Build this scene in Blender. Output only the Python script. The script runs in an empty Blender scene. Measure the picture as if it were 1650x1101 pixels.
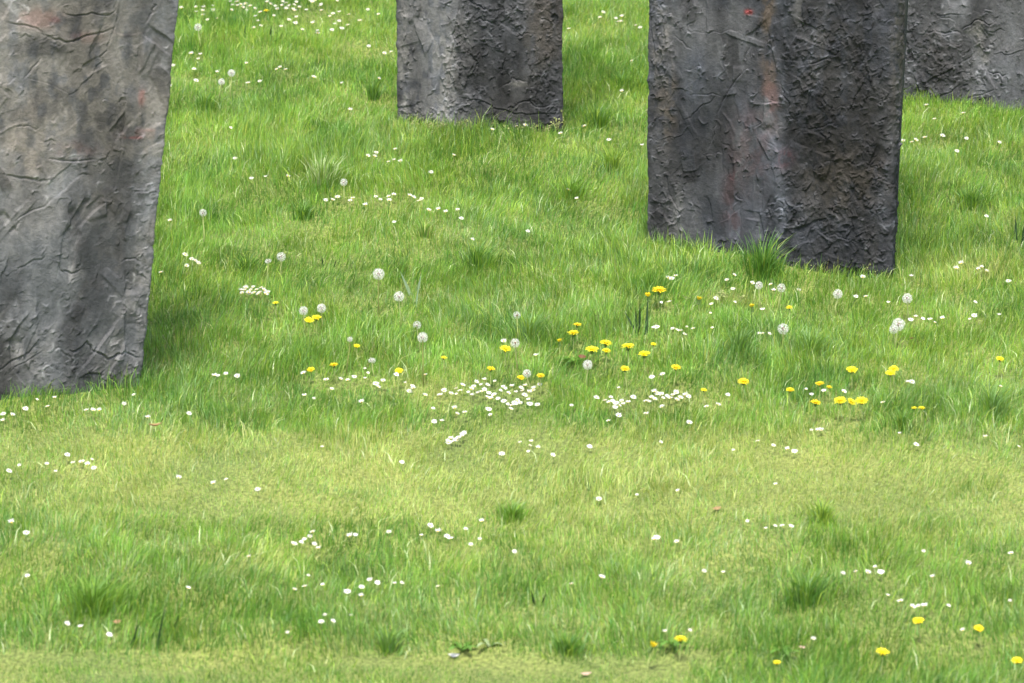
import bpy, math, random
import numpy as np
from mathutils import Matrix, Vector

random.seed(11)
rng = np.random.default_rng(11)
SC = bpy.context.scene
COL = SC.collection

# ------------------------------------------------------------------ camera, sky, sun, exposure
PITCH = math.radians(11.0)
DIST = 14.0
CAM = np.array([0.0, -DIST * math.cos(PITCH), DIST * math.sin(PITCH)])
TANH = 1.8 / 14.0
cam_data = bpy.data.cameras.new("camera")
cam = bpy.data.objects.new("camera", cam_data)
COL.objects.link(cam)
cam.location = CAM
cam.rotation_euler = (math.pi / 2 - PITCH, 0, 0)
cam_data.sensor_width = 36
cam_data.lens = 18.0 / TANH
cam_data.clip_start = 0.1
cam_data.clip_end = 2000
cam_data.dof.use_dof = True
cam_data.dof.focus_distance = 14.8
cam_data.dof.aperture_fstop = 5.0
SC.camera = cam

SUN_EL, SUN_AZ = math.radians(66), math.radians(-174)      # azimuth measured from +Y (away from camera) clockwise
world = bpy.data.worlds.new("World")
SC.world = world
world.use_nodes = True
wn = world.node_tree
sky = wn.nodes.new("ShaderNodeTexSky")
sky.sky_type = 'NISHITA'
sky.sun_disc = False
sky.sun_elevation = SUN_EL
sky.sun_rotation = SUN_AZ
sky.dust_density = 4.0
sky.air_density = 0.8
sky.ozone_density = 0.6
wn.links.new(sky.outputs[0], wn.nodes["Background"].inputs[0])
wn.nodes["Background"].inputs[1].default_value = 0.15
sun_data = bpy.data.lights.new("sun", 'SUN')
sun_data.energy = 2.7
sun_data.angle = math.radians(14)
sun_data.color = (1.0, 0.955, 0.88)
sun = bpy.data.objects.new("sun", sun_data)
COL.objects.link(sun)
sdir = Vector((math.sin(SUN_AZ) * math.cos(SUN_EL), math.cos(SUN_AZ) * math.cos(SUN_EL), math.sin(SUN_EL)))
sun.rotation_euler = sdir.to_track_quat('Z', 'Y').to_euler()
vs = SC.view_settings
vs.view_transform = 'Standard'
vs.look = 'None'
vs.gamma = 1.0
vs.use_curve_mapping = False
vs.exposure = 1.15
SC.cycles.max_bounces = 6
SC.cycles.diffuse_bounces = 3
SC.cycles.transmission_bounces = 3
SC.cycles.transparent_max_bounces = 4
SC.cycles.use_denoising = True

# ------------------------------------------------------------------ terrain and pixel-to-ground helpers
SLOPE = 0.158
def sstep(a, b, v):
    t = np.clip((v - a) / (b - a), 0, 1)
    return t * t * (3 - 2 * t)

def ground_z(x, y):
    x = np.asarray(x, float); y = np.asarray(y, float)
    yc = np.where(y < -2.6, -2.6 + (y + 2.6) * 0.10, y)
    yc = np.where(y > 25, 25 + 0.25 * (y - 25), yc)
    yc = np.clip(yc, -8, 80)
    z = SLOPE * yc
    fade = np.exp(-(np.hypot(x, y) / 14.0) ** 2)
    u = (0.016 * np.sin(2.1 * x + 1.3 * y + 0.6) + 0.013 * np.sin(-3.4 * x + 2.6 * y + 2.0)
         + 0.010 * np.sin(5.3 * x + 4.4 * y + 4.1) + 0.007 * np.sin(9.1 * x - 7.7 * y) + 0.005 * np.sin(13.0 * x + 17.0 * y + 1.0))
    z = z + u * fade * np.where(y < -2.55, 0.4, 1.0)
    z = z - 0.03 * (1 - sstep(-2.66, -2.52, y + 0.04 * np.sin(4 * x) + 0.03 * np.sin(11 * x)))
    return z

CP, SP = math.cos(PITCH), math.sin(PITCH)
def ray(px, py):
    dx = (px - 825.0) / 825.0 * TANH
    dy = -(py - 550.5) / 825.0 * TANH
    return np.array([dx, CP + dy * SP, -SP + dy * CP])

def hit(px, py, h=0.0):
    """world point where the sight line of a photo pixel meets the terrain raised by h"""
    d = ray(px, py)
    t = DIST
    for _ in range(14):
        p = CAM + d * t
        f = p[2] - (float(ground_z(p[0], p[1])) + h)
        t -= f / (d[2] - SLOPE * d[1])
    return CAM + d * t

def to_px(x, y, z):
    rx, ry, rz = x - CAM[0], y - CAM[1], z - CAM[2]
    depth = ry * CP - rz * SP
    up = ry * SP + rz * CP
    return 825 + rx / depth / TANH * 825, 550.5 - up / depth / TANH * 825

def mpp(py):
    """metres per photo pixel on the ground line of row py"""
    p = hit(825, py)
    return float(np.linalg.norm(p - CAM)) * TANH / 825

# ------------------------------------------------------------------ noise
def vnoise(u, v, seed):
    r = np.random.default_rng(seed)
    lat = r.random((64, 64))
    iu = np.floor(u).astype(int); iv = np.floor(v).astype(int)
    fu = u - iu; fv = v - iv
    fu = fu * fu * fu * (fu * (fu * 6 - 15) + 10); fv = fv * fv * fv * (fv * (fv * 6 - 15) + 10)
    a = lat[iu % 64, iv % 64]; b = lat[(iu + 1) % 64, iv % 64]
    c = lat[iu % 64, (iv + 1) % 64]; d = lat[(iu + 1) % 64, (iv + 1) % 64]
    return (a * (1 - fu) + b * fu) * (1 - fv) + (c * (1 - fu) + d * fu) * fv

def fbm(u, v, seed, octs=4, gain=0.5):
    s = 0; a = 1; n = 0
    for k in range(octs):
        s = s + a * vnoise(u * 2 ** k + 7.3 * k, v * 2 ** k + 3.1 * k, seed + k)
        n += a; a *= gain
    return s / n

# ------------------------------------------------------------------ materials
def new_mat(name):
    m = bpy.data.materials.new(name)
    m.use_nodes = True
    return m, m.node_tree, m.node_tree.nodes["Principled BSDF"]

def plain(name, col, rough=0.6, spec=0.3, translucent=0.0, vary=0.0):
    m, nt, p = new_mat(name)
    p.inputs["Base Color"].default_value = (*col, 1)
    p.inputs["Roughness"].default_value = rough
    p.inputs["Specular IOR Level"].default_value = spec
    src = None
    if vary > 0:
        oi = nt.nodes.new("ShaderNodeObjectInfo")
        hs = nt.nodes.new("ShaderNodeHueSaturation")
        mr = nt.nodes.new("ShaderNodeMapRange")
        mr.inputs[3].default_value = 1 - vary; mr.inputs[4].default_value = 1 + vary * 0.6
        hs.inputs["Color"].default_value = (*col, 1)
        nt.links.new(oi.outputs["Random"], mr.inputs[0]); nt.links.new(mr.outputs[0], hs.inputs["Value"])
        nt.links.new(hs.outputs[0], p.inputs["Base Color"]); src = hs.outputs[0]
    if translucent > 0:
        tr = nt.nodes.new("ShaderNodeBsdfTranslucent")
        tr.inputs[0].default_value = (*col, 1)
        if src: nt.links.new(src, tr.inputs[0])
        mx = nt.nodes.new("ShaderNodeMixShader"); mx.inputs[0].default_value = translucent
        nt.links.new(p.outputs[0], mx.inputs[1]); nt.links.new(tr.outputs[0], mx.inputs[2])
        nt.links.new(mx.outputs[0], nt.nodes["Material Output"].inputs[0])
    return m

def blade_material(name, trans=0.38, rough=0.42, spec=0.45):
    m, nt, p = new_mat(name)
    at = nt.nodes.new("ShaderNodeAttribute"); at.attribute_name = "col"
    nt.links.new(at.outputs["Color"], p.inputs["Base Color"])
    p.inputs["Roughness"].default_value = rough
    p.inputs["Specular IOR Level"].default_value = spec
    tr = nt.nodes.new("ShaderNodeBsdfTranslucent")
    br = nt.nodes.new("ShaderNodeMixRGB"); br.blend_type = 'MULTIPLY'; br.inputs[0].default_value = 1
    br.inputs[2].default_value = (1.15, 1.1, 0.6, 1)
    nt.links.new(at.outputs["Color"], br.inputs[1]); nt.links.new(br.outputs[0], tr.inputs[0])
    mx = nt.nodes.new("ShaderNodeMixShader"); mx.inputs[0].default_value = trans
    nt.links.new(p.outputs[0], mx.inputs[1]); nt.links.new(tr.outputs[0], mx.inputs[2])
    nt.links.new(mx.outputs[0], nt.nodes["Material Output"].inputs[0])
    return m

M_BLADE = blade_material("grass_blade")
M_PETAL = plain("daisy_petal", (0.74, 0.74, 0.71), 0.6, 0.2, 0.25, 0.22)
M_DISC = plain("daisy_disc", (0.70, 0.45, 0.03), 0.7)
M_STEM = plain("flower_stem", (0.36, 0.42, 0.15), 0.5, 0.4, 0.0, 0.25)
M_YELLOW = plain("dandelion_yellow", (0.92, 0.78, 0.02), 0.55, 0.3, 0.22, 0.18)
M_ORANGE = plain("dandelion_orange", (0.90, 0.69, 0.018), 0.55, 0.3, 0.2, 0.15)
M_SEPAL = plain("sepal_green", (0.10, 0.17, 0.04), 0.6)
M_PAPPUS = plain("seed_fluff", (0.86, 0.86, 0.83), 0.8, 0.1, 0.4)
M_CORE = plain("seed_core", (0.20, 0.15, 0.09), 0.8)
M_LEAF = plain("broad_leaf", (0.11, 0.24, 0.03), 0.4, 0.5, 0.25, 0.2)
M_PALELEAF = plain("pale_leaf", (0.26, 0.34, 0.17), 0.5, 0.4, 0.2)
M_SPRIG = plain("weed_green", (0.34, 0.38, 0.12), 0.6, 0.3, 0.3, 0.15)
M_SPRIGTOP = plain("weed_floret", (0.36, 0.40, 0.17), 0.7, 0.2, 0.3, 0.15)
M_DRY = plain("dry_leaf", (0.30, 0.20, 0.10), 0.7, 0.2, 0.2)
M_PINK = plain("pinkish_petal", (0.50, 0.36, 0.28), 0.6, 0.2, 0.3)
M_REDLEAF = plain("red_leaf", (0.15, 0.07, 0.04), 0.6, 0.2, 0.2)

# ------------------------------------------------------------------ object helpers
def tag(o, label, cat=None, group=None, kind=None):
    if label: o["label"] = label
    if cat: o["category"] = cat
    if group: o["group"] = group
    if kind: o["kind"] = kind
    return o

def link(name, mesh, parent=None):
    o = bpy.data.objects.new(name, mesh)
    COL.objects.link(o)
    if parent: o.parent = parent
    return o

def fast_mesh(name, verts, faces, mat, col=None, smooth=False):
    """verts (n,3); faces (m,3) or (m,4) arrays"""
    me = bpy.data.meshes.new(name)
    verts = np.ascontiguousarray(verts, np.float32); faces = np.ascontiguousarray(faces, np.int32)
    n, m, k = len(verts), len(faces), faces.shape[1]
    me.vertices.add(n); me.vertices.foreach_set("co", verts.ravel())
    me.loops.add(m * k); me.loops.foreach_set("vertex_index", faces.ravel())
    me.polygons.add(m)
    me.polygons.foreach_set("loop_start", np.arange(0, m * k, k, dtype=np.int32))
    if smooth: me.polygons.foreach_set("use_smooth", np.ones(m, bool))
    me.update(calc_edges=True)
    if col is not None:
        a = me.attributes.new("col", 'FLOAT_COLOR', 'POINT')
        c4 = np.ones((n, 4), np.float32); c4[:, :3] = col
        a.data.foreach_set("color", c4.ravel())
    me.materials.append(mat)
    return me

class MB:
    """small mesh builder: triangles and quads with material slots"""
    def __init__(s): s.v = []; s.f = []; s.m = []
    def add(s, vs, fs, m=0):
        b = len(s.v); s.v += [tuple(p) for p in vs]
        for f in fs: s.f.append(tuple(i + b for i in f)); s.m.append(m)
    def tube(s, pts, rads, n=5, m=0):
        pts = [Vector(p) for p in pts]; vs_ = []
        for i, p in enumerate(pts):
            d = (pts[min(i + 1, len(pts) - 1)] - pts[max(i - 1, 0)]).normalized()
            a = d.orthogonal().normalized(); b = d.cross(a)
            for k in range(n):
                t = 2 * math.pi * k / n
                vs_.append(p + (a * math.cos(t) + b * math.sin(t)) * rads[i])
        fs = []
        for i in range(len(pts) - 1):
            for k in range(n):
                fs.append((i * n + k, i * n + (k + 1) % n, (i + 1) * n + (k + 1) % n, (i + 1) * n + k))
        fs.append(tuple(range((len(pts) - 1) * n, len(pts) * n)))
        s.add(vs_, fs, m)
    def mesh(s, name, mats, smooth=False):
        me = bpy.data.meshes.new(name)
        me.from_pydata(s.v, [], s.f)
        for mt in mats: me.materials.append(mt)
        me.polygons.foreach_set("material_index", s.m)
        if smooth: me.polygons.foreach_set("use_smooth", [True] * len(s.f))
        me.update()
        return me

# ------------------------------------------------------------------ ground sheet
def axis_pts(lo, hi, step, far):
    core = np.arange(lo, hi + step / 2, step)
    out = [hi + 0.15 * (1.35 ** k) for k in range(1, 60)]
    out = [o for o in out if o < far] + [far]
    neg = [lo - (o - hi) for o in out][::-1]
    return np.array(neg + list(core) + out)

gx = axis_pts(-4.0, 4.0, 0.07, 420.0); gy = axis_pts(-4.0, 9.0, 0.07, 420.0)
GX, GY = np.meshgrid(gx, gy)
GZ = ground_z(GX, GY)
nxg, nyg = len(gx), len(gy)
idx = np.arange(nxg * nyg).reshape(nyg, nxg)
gf = np.stack([idx[:-1, :-1], idx[:-1, 1:], idx[1:, 1:], idx[1:, :-1]], -1).reshape(-1, 4)
m, nt, p = new_mat("meadow_soil")
tc = nt.nodes.new("ShaderNodeTexCoord")
n1 = nt.nodes.new("ShaderNodeTexNoise"); n1.inputs["Scale"].default_value = 2.2; n1.inputs["Detail"].default_value = 8
n2 = nt.nodes.new("ShaderNodeTexNoise"); n2.inputs["Scale"].default_value = 90; n2.inputs["Detail"].default_value = 5
cr = nt.nodes.new("ShaderNodeValToRGB")
cr.color_ramp.elements[0].position = 0.35; cr.color_ramp.elements[0].color = (0.10, 0.16, 0.036, 1)
cr.color_ramp.elements[1].position = 0.65; cr.color_ramp.elements[1].color = (0.165, 0.22, 0.055, 1)
cr2 = nt.nodes.new("ShaderNodeValToRGB")
cr2.color_ramp.elements[0].position = 0.38; cr2.color_ramp.elements[0].color = (0.6, 0.55, 0.45, 1)
cr2.color_ramp.elements[1].position = 0.68; cr2.color_ramp.elements[1].color = (1.5, 1.3, 1.3, 1)
mul = nt.nodes.new("ShaderNodeMixRGB"); mul.blend_type = 'MULTIPLY'; mul.inputs[0].default_value = 1
for a, b in ((tc.outputs["Object"], n1.inputs[0]), (tc.outputs["Object"], n2.inputs[0]), (n1.outputs[0], cr.inputs[0]), (n2.outputs[0], cr2.inputs[0]),
             (cr.outputs[0], mul.inputs[1]), (cr2.outputs[0], mul.inputs[2]), (mul.outputs[0], p.inputs["Base Color"])):
    nt.links.new(a, b)
bp = nt.nodes.new("ShaderNodeBump"); bp.inputs["Strength"].default_value = 0.6; bp.inputs["Distance"].default_value = 0.01
nt.links.new(n2.outputs[0], bp.inputs["Height"]); nt.links.new(bp.outputs[0], p.inputs["Normal"])
p.inputs["Roughness"].default_value = 0.9
go = link("ground", fast_mesh("ground", np.stack([GX, GY, GZ], -1).reshape(-1, 3), gf, m, smooth=True))
tag(go, "gently rising meadow soil under the grass", kind="structure")

# ------------------------------------------------------------------ rough pillars
def pillar_material():
    m, nt, p = new_mat("weathered_render")
    at = nt.nodes.new("ShaderNodeAttribute"); at.attribute_name = "col"
    tc = nt.nodes.new("ShaderNodeTexCoord")
    n = nt.nodes.new("ShaderNodeTexNoise"); n.inputs["Scale"].default_value = 70; n.inputs["Detail"].default_value = 7; n.inputs["Roughness"].default_value = 0.65
    mr = nt.nodes.new("ShaderNodeMapRange"); mr.inputs[1].default_value = 0.3; mr.inputs[2].default_value = 0.7; mr.inputs[3].default_value = 0.78; mr.inputs[4].default_value = 1.22
    mu = nt.nodes.new("ShaderNodeMixRGB"); mu.blend_type = 'MULTIPLY'; mu.inputs[0].default_value = 1
    nt.links.new(tc.outputs["Object"], n.inputs[0]); nt.links.new(n.outputs[0], mr.inputs[0])
    nt.links.new(at.outputs["Color"], mu.inputs[1]); nt.links.new(mr.outputs[0], mu.inputs[2])
    nt.links.new(mu.outputs[0], p.inputs["Base Color"])
    n3 = nt.nodes.new("ShaderNodeTexNoise"); n3.inputs["Scale"].default_value = 28; n3.inputs["Detail"].default_value = 9; n3.inputs["Roughness"].default_value = 0.7; n3.inputs["Distortion"].default_value = 1.6
    nt.links.new(tc.outputs["Object"], n3.inputs[0])
    b2 = nt.nodes.new("ShaderNodeBump"); b2.inputs["Strength"].default_value = 0.4; b2.inputs["Distance"].default_value = 0.010
    nt.links.new(n3.outputs[0], b2.inputs["Height"])
    b = nt.nodes.new("ShaderNodeBump"); b.inputs["Strength"].default_value = 0.5; b.inputs["Distance"].default_value = 0.006
    nt.links.new(b2.outputs[0], b.inputs["Normal"])
    nt.links.new(n.outputs[0], b.inputs["Height"]); nt.links.new(b.outputs[0], p.inputs["Normal"])
    p.inputs["Roughness"].default_value = 0.78
    p.inputs["Specular IOR Level"].default_value = 0.2
    return m
M_PILLAR = pillar_material()

def stroke(H, T, S0, Z0, res, pts, w, A, skew=1.0, tint=0.0, groove=0.5):
    """press one trowel lip into the height field: a ridge with one steep side and a groove beside it"""
    pts = np.asarray(pts, float)
    pad = 4.5 * w
    i0 = max(0, int((pts[:, 0].min() - pad - S0) / res)); i1 = min(H.shape[1], int((pts[:, 0].max() + pad - S0) / res) + 2)
    j0 = max(0, int((pts[:, 1].min() - pad - Z0) / res)); j1 = min(H.shape[0], int((pts[:, 1].max() + pad - Z0) / res) + 2)
    if i1 <= i0 or j1 <= j0: return
    xs = S0 + np.arange(i0, i1) * res; zs = Z0 + np.arange(j0, j1) * res
    X, Z = np.meshgrid(xs, zs)
    best = np.full(X.shape, 1e9); sd = np.zeros(X.shape); tt = np.zeros(X.shape)
    nseg = len(pts) - 1
    for k in range(nseg):
        a, b = pts[k], pts[k + 1]; d = b - a; L2 = max(d @ d, 1e-12)
        t = np.clip(((X - a[0]) * d[0] + (Z - a[1]) * d[1]) / L2, 0, 1)
        ex = X - a[0] - t * d[0]; ez = Z - a[1] - t * d[1]
        dist = np.hypot(ex, ez)
        sg = np.sign(ex * d[1] - ez * d[0]) * skew
        q = dist < best
        best = np.where(q, dist, best); sd = np.where(q, dist * sg, sd); tt = np.where(q, (k + t) / nseg, tt)
    env = np.clip(np.sin(np.pi * np.clip(tt * 0.9 + 0.05, 0, 1)), 0, 1) ** 0.5
    soft = np.exp(-np.abs(sd) / (1.3 * w)); steep = np.exp(-(sd / (0.30 * w)) ** 2)
    prof = np.where(sd < 0, soft, steep) - groove * np.where(sd > 0, np.exp(-((sd - 0.7 * w) / (0.45 * w)) ** 2), 0)
    H[j0:j1, i0:i1] += A * env * prof
    if tint: T[j0:j1, i0:i1] += tint * env * np.exp(-(sd / (0.9 * w)) ** 2)

def make_pillar(label, front_px, top, thick, seed, fl, base, warm, blobs, lines, rough_blobs, amp=1.0, res=0.0026, fine_top=1.5, left_back=0.0, nstroke=1.0, flare_back=0.0, line_amp=.5, inset=0.0, split=None):
    """front_px: base line of the visible faces in photo pixels, left to right; fl: widening of the right edge per metre of height"""
    r = np.random.default_rng(seed)
    P = np.array([hit(*q)[:2] for q in front_px])
    # side faces run back from both ends
    d_end = P[-1] - P[-2]; d_end /= np.linalg.norm(d_end); nb = np.array([-d_end[1], d_end[0]])
    if nb[1] < 0: nb = -nb
    d_st = P[1] - P[0]; d_st /= np.linalg.norm(d_st); ns_ = np.array([-d_st[1], d_st[0]])
    if ns_[1] < 0: ns_ = -ns_
    nb = nb - d_end * inset; ns_ = ns_ + d_st * inset
    R2 = P[-1] + nb * thick; L2 = P[0] + ns_ * thick
    pl = np.vstack([P[0] + ns_ * min(0.06, thick), P, P[-1] + nb * min(0.06, thick)])     # finely sampled strip, with some of both sides
    seg = np.linalg.norm(np.diff(pl, axis=0), axis=1); cum = np.concatenate([[0], np.cumsum(seg)])
    s = np.arange(0, cum[-1], res); nS = len(s)
    cx = np.interp(s, cum, pl[:, 0]); cy = np.interp(s, cum, pl[:, 1])
    k = 9; ker = np.ones(k) / k                                                       # round the arrises a little
    def sm(a): return np.convolve(np.pad(a, k // 2, mode='edge'), ker, 'valid')
    cx, cy = sm(cx), sm(cy)
    tx, ty = np.gradient(cx), np.gradient(cy); nn = np.hypot(tx, ty)
    nx, ny = sm(sm(ty / nn)), sm(sm(-tx / nn))
    zb = float(min(ground_z(*q) for q in P)) - 0.12
    zf = np.arange(0, fine_top + 0.12, res); nZ = len(zf)
    Sg, Zg = np.meshgrid(s, zf)
    mp = mpp(front_px[0][1])
    s_of = lambda px: np.interp(px, [q[0] for q in front_px], cum[1:-1])
    # pixel coordinates of every cell of the fine strip (to lay out stains and scrapes where the photo has them)
    PX, PY = to_px(np.broadcast_to(cx, Sg.shape), np.broadcast_to(cy, Sg.shape), zb + Zg)
    def sz(px, py):
        sv = s_of(px); x, y = np.interp(sv, s, cx), np.interp(sv, s, cy)
        z0 = zb; depth = (y - CAM[1]) * CP - (z0 - CAM[2]) * SP
        up = -(py - 550.5) / 825 * TANH
        # solve z for the given row
        ry = y - CAM[1]
        rz = (up * ry * CP - ry * SP) / (CP + up * SP)
        return sv, rz + CAM[2] - zb
    H = np.zeros(Sg.shape); T = np.zeros(Sg.shape)
    H += 0.016 * (fbm(Sg * 4, Zg * 3, seed, 3) - 0.5) + 0.008 * (fbm(Sg * 14, Zg * 9, seed + 5, 3) - 0.5)
    W = np.zeros(Sg.shape)
    # trowel swaths: flattened lanes with raised borders, each with its own pigment
    for _ in range(int(s[-1] * zf[-1] * 85)):
        sv, zv = r.random() * s[-1], r.random() * zf[-1]
        ang = r.normal(math.pi / 2, .35) if r.random() < .6 else r.uniform(0, math.pi)
        Ls, Ws = r.uniform(.05, .20), r.uniform(.02, .065)
        ca, sa = math.cos(ang), math.sin(ang); ext = Ls * .75 + Ws
        i0, i1 = max(0, int((sv - ext) / res)), min(nS, int((sv + ext) / res)); j0, j1 = max(0, int((zv - ext) / res)), min(nZ, int((zv + ext) / res))
        if i1 - i0 < 3 or j1 - j0 < 3: continue
        X_, Z_ = Sg[j0:j1, i0:i1] - sv, Zg[j0:j1, i0:i1] - zv
        al = X_ * ca + Z_ * sa; ac = -X_ * sa + Z_ * ca
        ac = ac + .35 * Ws * (fbm(al * 18 + r.random() * 50, ac * 6 + 3, seed + 60, 3) - .5)
        mk = (1 - sstep(Ws * .5 - .004, Ws * .5 + .002, np.abs(ac))) * (1 - sstep(Ls * .3, Ls * .6, np.abs(al)))
        lv = r.normal(0, .003)
        sub = H[j0:j1, i0:i1]
        H[j0:j1, i0:i1] = sub * (1 - .85 * mk) + mk * .85 * (lv + ac * r.normal(0, .06))
        side = 1 if r.random() < .5 else -1
        lip = np.exp(-((ac - side * Ws * .5) / .004) ** 2) * (1 - sstep(Ls * .2, Ls * .55, np.abs(al)))
        H[j0:j1, i0:i1] += lip * r.uniform(.0, .0025)
        T[j0:j1, i0:i1] = T[j0:j1, i0:i1] * (1 - .7 * mk) + mk * r.normal(0, .24)
        W[j0:j1, i0:i1] = W[j0:j1, i0:i1] * (1 - .7 * mk) + mk * r.normal(0, .5)
    rough = 0.05 + 0.28 * sstep(0.5, 0.75, fbm(Sg * 5, Zg * 4, seed + 21, 3))
    for (bx, by, rx, ry_, v) in rough_blobs:
        g = np.exp(-(((PX - bx) / rx) ** 2 + ((PY - by) / ry_) ** 2))
        rough = rough * (1 - g) + v * g
    rough = np.clip(rough, 0, 1)
    H += rough * 0.008 * (np.abs(fbm(Sg * 38, Zg * 30, seed + 3, 3) - 0.5) * 2) * amp
    area = s[-1] * zf[-1]
    for kind_, dens in (("long", 14), ("curl", 800), ("fleck", 2600)):
        for _ in range(int(area * dens * nstroke)):
            sv, zv = r.random() * s[-1], r.random() * zf[-1]
            rg = rough[min(nZ - 1, int(zv / res)), min(nS - 1, int(sv / res))]
            if kind_ != "long" and r.random() > rg: continue
            ang = r.normal(math.pi / 2 if r.random() < 0.45 else 0.5, 0.5)
            if kind_ == "long": L, w, A = r.uniform(.05, .16), r.uniform(.004, .009), r.uniform(.0015, .004)
            elif kind_ == "curl": L, w, A = r.uniform(.012, .042), r.uniform(.003, .007), r.uniform(.002, .007)
            else: L, w, A = r.uniform(.007, .022), r.uniform(.0026, .006), r.uniform(.0025, .0075)
            bend = r.normal(0, 0.35) * L
            dx, dz = math.cos(ang), math.sin(ang)
            ts = np.linspace(-.5, .5, 5)
            pts = np.stack([sv + dx * L * ts - dz * bend * (1 - 4 * ts ** 2), zv + dz * L * ts + dx * bend * (1 - 4 * ts ** 2)], -1)
            pts += r.normal(0, 0.07 * L, pts.shape)
            stroke(H, T, 0, 0, res, pts, w, A * amp, r.choice([-1, 1]), tint=(r.uniform(.7, 1.7) if r.random() < .16 else r.normal(0.05, 0.3)) if kind_ != "long" else r.normal(0, .25), groove=r.uniform(0, .45))
    for (pp, w, A) in lines:
        pts = np.array([sz(*q) for q in pp])
        # subdivide and shake
        q = [pts[0]]
        for a, b in zip(pts[:-1], pts[1:]):
            for t in np.linspace(0, 1, 5)[1:]: q.append(a + (b - a) * t + r.normal(0, .0045, 2))
        stroke(H, T, 0, 0, res, np.array(q), w * r.uniform(.5, .9), A * .5 * line_amp, r.choice([-1, 1]), tint=r.normal(.1, .15), groove=r.uniform(1.0, 2.0))
    # chipped arrises
    for q in front_px[:1] + front_px[-1:]:
        se = s_of(q[0]); g = np.exp(-((Sg - se) / 0.02) ** 2)
        H = H * (1 - .55 * g) + g * 0.014 * (fbm(Sg * 0.1 + 3, Zg * 26, seed + int(q[0]) % 50, 4) - 0.55)
    # pigment
    sm1 = fbm(Sg * 9 + 1.2 * fbm(Sg * 3, Zg * 3, seed + 80, 2), Zg * 3.2, seed + 31, 5, .6)
    tone = 0.45 + 1.15 * sstep(.2, .8, sm1)
    if split:                                     # tone raised left of the split column, lowered right of it
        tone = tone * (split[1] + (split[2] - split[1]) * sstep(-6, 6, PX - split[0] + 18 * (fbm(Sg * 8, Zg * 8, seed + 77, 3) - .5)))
    C = np.array(base)[None, None, :] * tone[..., None]
    wv = np.clip(sstep(0.38, 0.75, fbm(Sg * 5 + 9, Zg * 4, seed + 33, 4) + .18 * W), 0, 1) * warm
    C = C * (1 - wv[..., None]) + np.array([0.140, 0.130, 0.112]) * wv[..., None] * tone[..., None]
    C = C * (1 + np.clip(T, -0.55, 1.9))[..., None]
    for (bx, by, rx, ry_, c, v) in blobs:
        g = np.exp(-(((PX - bx) / rx) ** 2 + ((PY - by) / ry_) ** 2))
        g = v * np.clip(g * (0.1 + 1.9 * sstep(.3, .7, fbm(Sg * 34, Zg * 20, seed + 71 + int(bx) % 7, 4))), 0, 1)
        C = C * (1 - g[..., None]) + np.array(c) * 0.47 * (.6 + .5 * tone)[..., None] * g[..., None]
    C = np.clip(C, 0.01, 0.8)
    # flare: points move along +x with height, in proportion to how far right they stand
    u = (s - s_of(front_px[0][0])) / max(1e-6, s_of(front_px[-1][0]) - s_of(front_px[0][0]))
    flx = fl * np.clip(u, 0, 1) + flare_back * np.clip((s - s_of(front_px[-1][0])) / 0.08, 0, 1)
    X = cx + nx * H + flx * Zg; Y = cy + ny * H; Zw = zb + Zg + 0 * cx
    fine = np.stack([X, Y, Zw], -1)
    # coarse rows to the top and coarse back columns close the body
    zc = np.arange(zf[-1] + 0.05, top, 0.06)
    coarse = np.stack([cx[None, :] + nx * H[-1] * np.linspace(1, .4, len(zc))[:, None] + flx * zc[:, None],
                       cy[None, :] + ny * H[-1] * np.linspace(1, .4, len(zc))[:, None],
                       np.broadcast_to((zb + zc)[:, None], (len(zc), nS))], -1)
    V = np.concatenate([fine, coarse], 0); C = np.concatenate([C, np.broadcast_to(C[-1], (len(zc), nS, 3))], 0)
    rows = V.shape[0]; zz = np.concatenate([zf, zc])
    back = np.array([R2, (R2 * 2 + L2) / 3, (R2 + L2 * 2) / 3, L2])
    flb = np.array([fl + flare_back, fl * .66, fl * .33, 0])
    B = np.stack([back[None, :, 0] + flb * zz[:, None] + 0 * zz[:, None], np.broadcast_to(back[None, :, 1], (rows, 4)), np.broadcast_to((zb + zz)[:, None], (rows, 4))], -1)
    V = np.concatenate([V, B], 1); C = np.concatenate([C, np.broadcast_to(np.array(base) * .9, (rows, 4, 3))], 1)
    nc = V.shape[1]
    I = np.arange(rows * nc).reshape(rows, nc)
    J = np.roll(I, -1, axis=1)
    F = np.stack([I[:-1], J[:-1], J[1:], I[1:]], -1).reshape(-1, 4)
    verts = V.reshape(-1, 3); cols = C.reshape(-1, 3)
    ctr = verts[I[-1]].mean(0) + np.array([0, 0, 0.03])
    verts = np.vstack([verts, ctr]); cols = np.vstack([cols, np.array(base)])
    cap = np.stack([I[-1], J[-1], np.full(nc, len(verts) - 1), np.full(nc, len(verts) - 1)], -1)
    # top as triangles written as a second face set: fold them into quads with a doubled row
    mid = verts[I[-1]] * 0.5 + ctr * 0.5; b0 = len(verts)
    verts = np.vstack([verts, mid]); cols = np.vstack([cols, cols[I[-1]]])
    K = b0 + np.arange(nc); K2 = np.roll(K, -1)
    F = np.vstack([F, np.stack([I[-1], J[-1], K2, K], -1)])
    org = np.array([P[:, 0].mean(), P[:, 1].mean(), zb])
    me = fast_mesh("rough_pillar", verts - org, F, M_PILLAR, cols, smooth=True)
    # close the small hole in the top
    import bmesh
    bm = bmesh.new(); bm.from_mesh(me); bm.verts.ensure_lookup_table()
    bm.faces.new([bm.verts[i] for i in K])
    bmesh.ops.delete(bm, geom=[bm.verts[b0 - 1]], context='VERTS')
    bm.to_mesh(me); bm.free()
    o = link("rough_pillar", me); o.location = org
    tag(o, label, "pillar", "rough standing pillars in the meadow", "thing")
    return np.vstack([P, R2, L2])

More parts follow.
